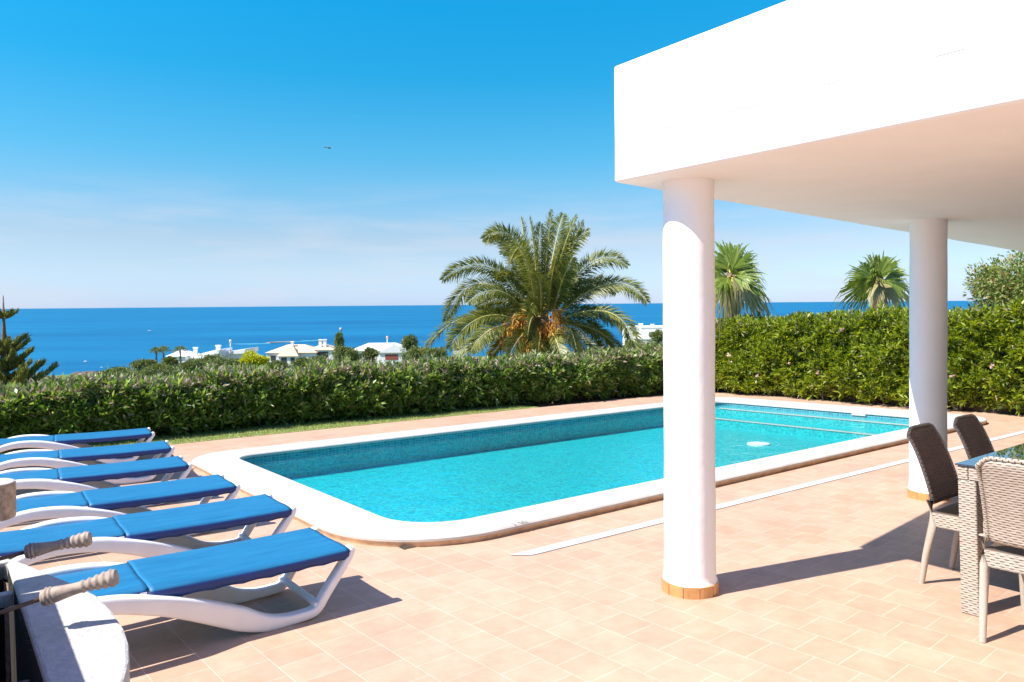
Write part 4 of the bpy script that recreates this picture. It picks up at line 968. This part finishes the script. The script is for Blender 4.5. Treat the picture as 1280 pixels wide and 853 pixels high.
def bush(name, label, cat, px, py, rx_px, ry_px, Y, mat, n, leaf, seed, ry=None, group=None, trunk=True, kind_clumps=14, extra=None, up=.0, base=None):
    global rng; rng = np.random.default_rng(seed)
    pc = atY(px, py, Y); Rx, Rz = rx_px/F*Y, ry_px/F*Y; Ry = ry or Rx*.8
    g = float(land_z(pc[0], pc[1])) if base is None else base; o3 = np.array([pc[0], pc[1], g])
    t = thing(name, label, cat, tuple(map(float, o3)), group)
    cc = rng.normal(size=(kind_clumps, 3)); cc = unit(cc)*rng.uniform(.25, .85, (kind_clumps, 1)); cc[:, 2] = np.abs(cc[:, 2]*1.0)-.35
    rad = rng.uniform(.22, .5, kind_clumps); k = rng.integers(0, kind_clumps, n)
    d = unit(rng.normal(size=(n, 3))); P = cc[k]+d*(rad[k]*rng.uniform(.55, 1.05, n))[:, None]
    P = P*np.array([Rx, Ry, Rz])+pc
    quadmesh('foliage', leaves(P, unit(d+rng.normal(size=(n, 3))*.5+np.array([0, 0, up])), leaf*rng.uniform(.6, 1.3, n), leaf*.42)-o3, mat, t)
    if trunk:
        m_ = MB(); hp = float(pc[2])-g
        if name == 'shrub':   # skirts of leaves down to the soil
            k2 = n//2; q = rng.random(k2); P2 = np.column_stack([rng.normal(0, .55, k2)*Rx*(1.1-.2*q), rng.normal(0, .45, k2)*Ry, rng.uniform(0, hp, k2)]); quadmesh('foliage', leaves(P2, rng.normal(size=(k2, 3))+np.array([0, 0, .6]), leaf*rng.uniform(.6, 1.3, k2), leaf*.42), mat, t)
        m_.tube([(0, 0, -.3), (.02*hp, 0, hp*.5), (0, 0, hp)], [.06*Rx+.03, .045*Rx+.02, .03*Rx+.01], 7)
        for q in cc[:6]: m_.tube([(0, 0, hp*.6), tuple(q*np.array([Rx, Ry, Rz])*.5+np.array([0, 0, hp])), tuple(q*np.array([Rx, Ry, Rz])*.95+np.array([0, 0, hp]))], [.035*Rx+.01, .02*Rx+.008, .006], 5)
        m_.build('trunk', M['bark'], t, smooth=True)
    if extra:
        em, en, el = extra; k = rng.integers(0, kind_clumps, en); d = unit(rng.normal(size=(en, 3))); P = (cc[k]+d*(rad[k]*1.05)[:, None])*np.array([Rx, Ry, Rz])+pc
        V = [leaves(P, unit(rng.normal(size=(en, 3))), el, el*.8) for _ in range(5)]
        quadmesh('flower', np.concatenate(V)-o3, em, t)['kind'] = 'stuff'
    return t
bush('flowering_bush', 'loose flowering bush with red and pinkish blooms rising behind the hedge under the porch roof', 'bush', 1288, 356, 80, 74, 15.5, M['lantana'], 15000, .09, 31, kind_clumps=26, extra=(M['red_petal'], 22, .05))

# Norfolk pine at the left edge
def norfolk():
    global rng; rng = np.random.default_rng(5)
    Y = 38.0; pc = atY(4, 372, Y); g = float(land_z(pc[0], pc[1])); o3 = np.array([pc[0], pc[1], g]); H = float(pc[2])-g
    t = thing('norfolk_pine', 'Norfolk pine with tiers of upturned branches at the left edge behind the hedge', 'tree', tuple(map(float, o3)))
    MB().tube([(0, 0, -.3), (0, 0, H*.5), (0, 0, H-1.3), (0, 0, H+.1)], [.28, .2, .07, .02], 10).build('trunk', M['bark'], t, smooth=True)
    s = Y/F
    tiers = [(20, 15, .25), (56, 24, .5), (64, 30, .5), (78, 34, .7), (86, 24, .7), (98, 44, .8), (108, 58, .9), (126, 60, .9), (144, 66, .9)]
    for (dy, ln, th_) in tiers:
        z0 = H-dy*s-.2; nb = 7; V = []; m_ = MB()
        for k in range(nb):
            an = 2*math.pi*k/nb+rng.uniform(-.15, .15)+dy*.07; Lb = ln*s*rng.uniform(.85, 1.1)*.92
            dr = np.array([math.cos(an), math.sin(an), 0]); C = [dr*Lb*q+np.array([0, 0, z0-.10*Lb+Lb*.5*q*q]) for q in np.linspace(0, 1, 6)]
            m_.tube([tuple(q) for q in C], list(np.linspace(.05, .012, 6)), 5, caps=False)
            n = int(190*Lb)+90; q = rng.uniform(.25, 1.0, n); P = np.stack([dr[0]*Lb*q, dr[1]*Lb*q, z0-.10*Lb+Lb*.5*q*q], 1)
            sd = np.array([-dr[1], dr[0], 0]); lat = rng.uniform(-1, 1, n)*(.26*Lb*(1.15-q))
            P = P+sd*lat[:, None]+np.column_stack([np.zeros(n), np.zeros(n), rng.uniform(0, .22, n)*Lb*.5])
            V.append(leaves(P, np.column_stack([dr[0]*np.ones(n)*.6, dr[1]*np.ones(n)*.6, np.ones(n)])+rng.normal(size=(n, 3))*.25, rng.uniform(.18, .38, n)*(.6+.4*min(1, Lb)), .055))
        b_ = m_.build('branch_tier', M['bark'], t, smooth=True); quadmesh('needles', np.concatenate(V), M['conifer'], b_)
norfolk()

# ================================================================ FAR HOUSES
def house(label, px0, px1, pytop, Y, roofm, wings, chim, deco=None, seed=1, name='villa'):
    """wings: (fx0, fx1, depth, wall_h, roof_h, yoff, kind) as fractions of the width"""
    c = atY((px0+px1)/2, pytop, Y); Wd = (px1-px0)/F*Y; g = float(land_z(c[0], c[1])); ztop = float(c[2])
    t = thing('beach_house', label, 'house', (float(c[0])-Wd/2, float(c[1]), g), 'white houses down by the sea')
    H = ztop-g
    for (f0, f1, dp, eave, kind, yo) in wings:
        x0, x1 = Wd*f0, Wd*f1; ze = H-eave
        w = MB().box(x0, x1, yo, yo+dp, -1.5, ze).build('wall', M['white_wall'], t)
        o_ = .35; m_ = MB(); rx0, rx1, ry0, ry1 = x0-o_, x1+o_, yo-o_, yo+dp+o_; rise = eave
        if kind == 'hip':
            i_ = min((rx1-rx0), (ry1-ry0))*.42
            vs = [(rx0, ry0, ze), (rx1, ry0, ze), (rx1, ry1, ze), (rx0, ry1, ze), (rx0+i_, (ry0+ry1)/2, ze+rise), (rx1-i_, (ry0+ry1)/2, ze+rise)]
            m_.add(vs, [(0, 1, 5, 4), (1, 2, 5), (2, 3, 4, 5), (3, 0, 4), (3, 2, 1, 0)])
        elif kind == 'shed':      # rises to the right
            vs = [(rx0, ry0, ze-.2), (rx1, ry0, ze+rise), (rx1, ry1, ze+rise), (rx0, ry1, ze-.2), (rx0, ry0, ze-.45), (rx1, ry0, ze-.1), (rx1, ry1, ze-.1), (rx0, ry1, ze-.45)]
            m_.add(vs, [(0, 1, 2, 3), (4, 7, 6, 5), (0, 4, 5, 1), (1, 5, 6, 2), (2, 6, 7, 3), (3, 7, 4, 0)])
        elif kind == 'gable':     # gable end towards us
            vs = [(rx0, ry0, ze), (rx1, ry0, ze), (rx1, ry1, ze), (rx0, ry1, ze), ((rx0+rx1)/2, ry0, ze+rise), ((rx0+rx1)/2, ry1, ze+rise)]
            m_.add(vs, [(0, 1, 4), (1, 2, 5, 4), (2, 3, 5), (3, 0, 4, 5), (3, 2, 1, 0)])
        else:
            m_.box(rx0+.2, rx1-.2, ry0+.2, ry1-.2, ze, ze+.35)
        m_.build('roof', roofm, t)
    for (f, dz, w_) in chim:
        x = Wd*f; m_ = MB().box(x-w_, x+w_, 3, 3+w_*2, H-2.6, H+dz).box(x-w_*1.3, x+w_*1.3, 3-w_*.3, 3+w_*2.3, H+dz, H+dz+.25); m_.build('chimney', M['white_wall'], t)
    for (f, z, w_, h_, mt, yo) in (deco or []):
        x = Wd*f; MB().box(x-w_/2, x+w_/2, yo-.06, yo+.05, H-z-h_, H-z).build('window_or_porch_shade', M[mt], t)
    return t
house('white stepped house with sloping white roofs beside two small palms', 209, 300, 438, 165, M['white_roof'],
      [(.0, .25, 7, 1.3, 'hip', 0), (.22, .62, 9, 1.5, 'shed', 1.5), (.55, .98, 8, .9, 'shed', 3.5), (.40, .72, 5, 2.6, 'shed', -1.0)], [(.30, .25, .35), (.62, .7, .4)],
      [(.10, 2.2, 1.6, 1.3, 'window_or_porch_shade', 0), (.06, 4.2, 1.0, 1.4, 'window_or_porch_shade', 0), (.36, 3.1, 1.2, 1.4, 'shutter', 1.5), (.30, 3.1, .9, 1.6, 'window_or_porch_shade', 1.5), (.88, 2.2, 1.0, .8, 'window_or_porch_shade', 3.5)])
house('white house with sandy tan tiled roof and shaded terrace, middle of the seaside houses', 333, 416, 432, 175, M['tan_roof'],
      [(.0, .74, 9, 1.7, 'hip', 0), (.60, .98, 7, 1.2, 'hip', 1.5), (.22, .50, 4, 2.4, 'hip', -2.0)], [(.33, .6, .3), (.76, 1.0, .35), (.83, 1.0, .35)],
      [(.30, 2.7, 1.3, 1.5, 'window_or_porch_shade', -2.0), (.43, 2.7, 1.0, 1.5, 'window_or_porch_shade', -2.0), (.76, 1.6, 4.6, 1.9, 'window_or_porch_shade', 1.5), (.1, 2.4, 1.2, 1.2, 'window_or_porch_shade', 0)])  # the wide dark panel paints the shade in the porch opening
house('low white hipped roof house with red brown shutters nearest the date palm', 438, 514, 430, 185, M['white_roof'],
      [(.0, .95, 9, 1.7, 'hip', 0), (.50, 1.0, 5, 2.1, 'gable', -2.2)], [(.86, .7, .4)],
      [(.70, 2.5, 3.2, 1.4, 'shutter', -2.2), (.14, 2.5, 1.3, 1.2, 'window_or_porch_shade', 0), (.90, 2.6, 1.0, 1.2, 'window_or_porch_shade', -2.2), (.35, 2.5, 1.2, 1.3, 'window_or_porch_shade', 0)])
house('large white flat roofed house glimpsed left of the near column', 784, 862, 408, 215, M['white_roof'],
      [(.0, .40, 9, .6, 'flat', 0), (.20, .62, 9, .35, 'flat', -2.0), (.45, 1.0, 9, 2.2, 'flat', 1.0), (.1, .9, 5, 3.6, 'flat', -5)], [(.25, .5, .5), (.44, .3, .4)],
      [(.12, 1.6, 1.2, 1.0, 'window_or_porch_shade', 0), (.40, 1.6, 2.6, .7, 'window_or_porch_shade', -2.0), (.55, 5.0, 2.2, 1.2, 'window_or_porch_shade', -5), (.3, 5, 1.4, 1.2, 'window_or_porch_shade', -5)])
# masts and small palms by the houses
def mast(label, px, pyt, Y, h, mt, cap, nm='roof_mast', cat='mast', g=None, k=.45):
    c = atY(px, pyt, Y); base = g if g is not None else float(c[2])-h
    t = thing(nm, label, cat, (float(c[0]), float(c[1]), base)); hh = float(c[2])-base
    MB().tube([(0, 0, 0), (0, 0, hh)], [.12+.1*(k > .5), .10+.1*(k > .5)], 8).build('pole', M[mt], t, smooth=True)
    MB().lathe([(.02, 0), (.6*k, .1), (.6*k, .9*k+.3), (.02, .9*k+.35)], (0, 0, hh-.7), 12).build('head', M[cap], t, smooth=True)
mast('thin white aerial on the first white house', 288, 425, 168, 3.4, 'white_wall', 'white_wall')
mast('thin aerial with pale top on the red shuttered house', 484, 420.5, 188, 3.0, 'petal' if False else 'white_wall', 'petal')
c = atY(426, 410, 150); mast('tall brown post with pale top between two seaside houses', 426, 410, 150, 8, 'bark', 'stone', 'chimney_post', 'post', g=float(land_z(c[0], c[1])))
for i, (px, py, Y, r) in enumerate([(195, 438.5, 150, 6.5), (204, 437, 152, 8.5), (225, 437.5, 150, 9)]):
    lab = ['short palm at the left of the small pair beside the white seaside house', 'rounder palm of the small pair beside the white seaside house', 'single palm standing in front of the white seaside house wall'][i]
    rng = np.random.default_rng(40+i); pc = atY(px, py, Y); g = float(land_z(pc[0], pc[1])); o3 = np.array([pc[0], pc[1], g]); hp = float(pc[2])-g
    t = thing('small_palm', lab, 'palm tree', tuple(map(float, o3)), 'small palms near the sea'); MB().tube([(0, 0, -.3), (.1, 0, hp*.5), (0, 0, hp)], [.3, .24, .22], 8).build('trunk', M['bark'], t, smooth=True)
    V = []
    for k in range(46):
        d = unit(rng.normal(size=(1, 3)))[0]; d[2] = abs(d[2])*.9-.15; R_ = r/F*Y; p = np.array([0, 0, hp])
        for j in range(9):
            q = p+d*R_*(.25+.75*j/8)+np.array([0, 0, -.35*R_*(j/8)**2]); e = unit((d+rng.normal(size=3)*.7)[None])[0]
            V.append(leaves(q[None], e[None], .5, .1)[0])
    quadmesh('crown', np.array(V), M['scrub'], t)
# shrubs
bush('yellow_bush', 'rounded bright yellow flowering bush beside the white seaside house', 'bush', 316, 450, 19, 12, 110, M['yellow_leaf'], 4200, .45, 50)
SH = [(262, 452, 22, 12, 105, 'broad green shrub in front of the first white seaside house'), (283, 453, 16, 9, 100, 'low green shrub left of the yellow bush'), (240, 456, 16, 9, 95, 'small green shrub under the single seaside palm'),
      (212, 452, 9, 8, 120, 'dense dark shrub at the foot of the palm pair'), (180, 455, 16, 7, 130, 'low scrub bush at the shore left of the palm pair'), (200, 461, 24, 9, 90, 'wide pale green shrub above the hedge on the left'),
      (430, 440, 15, 12, 120, 'round green tree between the tan roofed house and the shuttered house'), (440, 444, 8, 8, 115, 'small green shrub right of the round tree'), (462, 441, 9, 7, 120, 'little green shrub in front of the shuttered house left corner'),
      (512, 427, 9, 13, 150, 'upright grey green tree at the right end of the shuttered house'), (521, 441, 13, 8, 110, 'low green shrub right of the shuttered house'), (398, 452, 20, 8, 100, 'low green shrub under the tan roofed house right corner'),
      (376, 453, 10, 8, 100, 'small bright shrub in front of the tan roofed house'), (424, 425, 5, 12, 140, 'thin dry grey tree beside the brown post'), (808, 434, 16, 9, 100, 'dark green shrub below the large flat roofed house'),
      (822, 419, 9, 9, 150, 'round olive tree against the large flat roofed house'), (790, 432, 9, 9, 110, 'dark shrub by the right side of the date palm'), (347, 457, 14, 7, 95, 'low shrub under the tan roofed house left corner'), (150, 464, 22, 6, 120, 'flat grey green scrub bush near the sandy shore'), (545, 440, 14, 8, 90, 'green shrub below the left palm fronds')]
for i, (px, py, a1_, b1_, Y, lab) in enumerate(SH):
    bush('shrub', lab, 'shrub', px, py, a1_, b1_, Y, M['scrub'], 4200, .30*Y/110, 60+i, kind_clumps=24, group='shrubs on the slope to the sea')
# sandy shore, draped on the land
def onland(px, py):
    d = ray(px, py)
    for Y in np.arange(60, 330, .5):
        p = CAM+d*Y
        if p[2] <= float(land_z(p[0], p[1]))-.12: return p
    return atZ(px, py, SEA)
mb = MB()
def sand(u, v):
    px = 97+(138-97)*u; top = 468.6-4.2*u; w_ = 2.0*math.sin(math.pi*(.06+.9*u))
    p = onland(px, top+w_*v); z = max(float(land_z(p[0], p[1]))-.12, SEA)+.25; return (p[0], p[1], z)
mb.grid(sand, 16, 4); tag(mb.build('sandy_shore', simple('shore_sand', (.62, .46, .32), .95, .15, .3)), kind='structure')
mb = MB()
for i in range(14):
    p = onland(random.uniform(96, 118), random.uniform(467, 468.6)); w_ = random.uniform(.8, 2.0); z = max(float(land_z(p[0], p[1])), SEA)
    mb.lathe([(w_, -.3), (w_*.9, .25), (w_*.4, .6), (.01, .7)], (p[0], p[1], z), 7)
tag(mb.build('shore_rocks', simple('dark_shore_rock', (.10, .08, .06), .95, .3, 1)), 'dark flat rocks at the waterline left of the sandy shore', 'rocks', kind='stuff')
# little boats
for (px, py, s_, lab) in ((107, 453, 1.0, 'white motor boat nearest the rocky shore'), (127, 460, .6, 'tiny white dinghy close in by the sandy shore'), (187, 414.5, 1.3, 'small white boat far out on the open sea')):
    c = atZ(px, py, SEA); t = thing('boat', lab, 'boat', (float(c[0]), float(c[1]), SEA), 'small boats on the sea')
    sc_ = s_*(.55 if py > 440 else .8); m_ = MB()
    def hull(u, v):
        x = (u-.5)*3.4*sc_; w = .65*sc_*(1-max(0, (u-.55)/.45)**2.2)*(1 if u > .02 else .85); an = math.pi*v
        return (x, w*math.cos(an), .5*sc_-.75*sc_*math.sin(an)*(1-.3*u))
    m_.grid(hull, 12, 8); m_.build('hull', M['plastic'], t, smooth=True, fixn=False)
    MB().box(-.7*sc_, .5*sc_, -.42*sc_, .42*sc_, .35*sc_, 1.0*sc_).build('cabin', M['plastic'], t, bevel=.05)
# weeds in the joints by the nearest lounger
for (px, py, lab) in ((321, 744, 'tiny green weed sprouting from a tile joint under the nearest sun lounger'), (330, 743, 'second little weed, just right of the first in the same tile joint')):
    c = gnd(px, py); P = np.tile(np.array([[0, 0, 0.]]), (16, 1))+rng.normal(size=(16, 3))*np.array([.010, .010, 0]); D = rng.normal(size=(16, 3))*.6; D[:, 2] = 1
    o = quadmesh('weed', leaves(P, D, rng.uniform(.015, .035, 16), .008), M['grass']); o.location = tuple(map(float, c)); tag(o, lab, 'weed')
# bird
c = atY(411, 185, 60); bd = thing('bird', 'small distant bird gliding in the open blue sky', 'bird', tuple(map(float, c)))
m_ = MB()
m_.lathe([(.005, -.22), (.05, -.12), (.07, 0), (.045, .14), (.01, .26)], n=8, mat=Matrix.Rotation(R(90), 4, 'Y'))
m_.build('body', simple('grey_feathers', (.16, .20, .26), .8), bd, smooth=True)
for s in (-1, 1):
    w = MB(); w.add([(-.08, 0, .0), (.09, 0, .0), (.12*s+.05, s*.32, .1), (-.02, s*.45, .07), (.02, s*.62, .02), (-.10, s*.32, .08)], [(0, 1, 2, 4, 3, 5)]); wo_ = w.build('wing', bpy.data.materials['grey_feathers'], bd); sm = wo_.modifiers.new('s', 'SOLIDIFY'); sm.thickness = .012
bd.rotation_euler = (R(8), 0, R(60))

# ================================================================ LIGHT, SKY, CAMERA
travel = Vector((1.764, .743, -2.392)).normalized()
sl = bpy.data.lights.new('sun', 'SUN'); sl.energy = 4.5; sl.angle = R(.55); sl.color = (1, .95, .88)
so = bpy.data.objects.new('sun', sl); COL.objects.link(so); so.rotation_euler = travel.to_track_quat('-Z', 'Y').to_euler(); so.location = (-10, -5, 15)
w = bpy.data.worlds.new('World'); scene.world = w; w.use_nodes = True; nt = w.node_tree
bg = nt.nodes['Background']; sky = N(nt, 'ShaderNodeTexSky'); sky.sky_type = 'NISHITA'; sky.sun_disc = False
sky.sun_elevation = math.asin(-travel.z); sky.sun_rotation = math.atan2(-travel.x, -travel.y); sky.air_density = 1.0; sky.dust_density = .3; sky.ozone_density = 2.0
# deepen the blue overhead: the camera's vivid rendering of a clear Mediterranean sky
tc = N(nt, 'ShaderNodeTexCoord'); sx = N(nt, 'ShaderNodeSeparateXYZ'); L(nt, tc.outputs['Generated'], sx.inputs[0])
SKYR = [(0.0, (.25, .335, .60)), (.022, (.25, .32, .51)), (.05, (.27, .315, .42)), (.087, (.29, .31, .36)), (.192, (.125, .36, .415)), (.291, (.04, .385, .47)), (.372, (.0225, .425, .535)), (.52, (.15, .40, .60)), (.78, (.52, .43, .62))]
gr_ = ramp(nt, SKYR); L(nt, sx.outputs[2], gr_.inputs['Fac'])
mu = N(nt, 'ShaderNodeMix', data_type='RGBA', blend_type='MULTIPLY'); mu.inputs[0].default_value = 1; L(nt, sky.outputs[0], mu.inputs[6]); g2 = N(nt, 'ShaderNodeVectorMath', operation='SCALE'); g2.inputs[3].default_value = 2.0; L(nt, gr_.outputs[0], g2.inputs[0]); L(nt, g2.outputs[0], mu.inputs[7])
# faint cirrus
mp = N(nt, 'ShaderNodeMapping'); mp.inputs['Scale'].default_value = (2.2, 2.2, 16); mp.inputs['Rotation'].default_value = (.05, .04, 0); L(nt, tc.outputs['Generated'], mp.inputs[0])
cn = N(nt, 'ShaderNodeTexNoise', Scale=2.4, Detail=7.0, Roughness=.55); L(nt, mp.outputs[0], cn.inputs['Vector'])
cr = ramp(nt, [(.44, (0, 0, 0)), (.74, (.75, .75, .75))]); L(nt, cn.outputs['Fac'], cr.inputs['Fac'])
cm = N(nt, 'ShaderNodeMapRange'); cm.inputs[1].default_value = .05; cm.inputs[2].default_value = .17; cm.inputs[3].default_value = 1; cm.inputs[4].default_value = 0; L(nt, sx.outputs[2], cm.inputs[0])
mm_ = N(nt, 'ShaderNodeMath', operation='MULTIPLY'); L(nt, cr.outputs[0], mm_.inputs[0]); L(nt, cm.outputs[0], mm_.inputs[1])
mx = N(nt, 'ShaderNodeMix', data_type='RGBA'); L(nt, mm_.outputs[0], mx.inputs[0]); L(nt, mu.outputs[2], mx.inputs[6]); mx.inputs[7].default_value = (3.6, 3.9, 4.5, 1)
L(nt, mx.outputs[2], bg.inputs[0]); bg.inputs[1].default_value = .095

cd = bpy.data.cameras.new('camera'); cam = bpy.data.objects.new('camera', cd); COL.objects.link(cam)
m4 = Matrix.Identity(4)
for i in range(3):
    for j in range(3): m4[i][j] = MC[i][j]
m4.translation = Vector(CAM); cam.matrix_world = m4
cd.sensor_fit = 'HORIZONTAL'; cd.sensor_width = 36; cd.lens = F/1280*36; cd.shift_y = (CYP-426.5)/1280; cd.clip_start = .05; cd.clip_end = 100000
scene.camera = cam
scene.view_settings.view_transform = 'Standard'; scene.view_settings.look = 'None'; scene.view_settings.gamma = 1; scene.view_settings.exposure = 1.07
scene.render.engine = 'CYCLES'; cy = scene.cycles; cy.use_denoising = True; cy.max_bounces = 8; cy.transparent_max_bounces = 16; cy.caustics_reflective = False; cy.caustics_refractive = False
scene.render.resolution_x = 1024; scene.render.resolution_y = 682
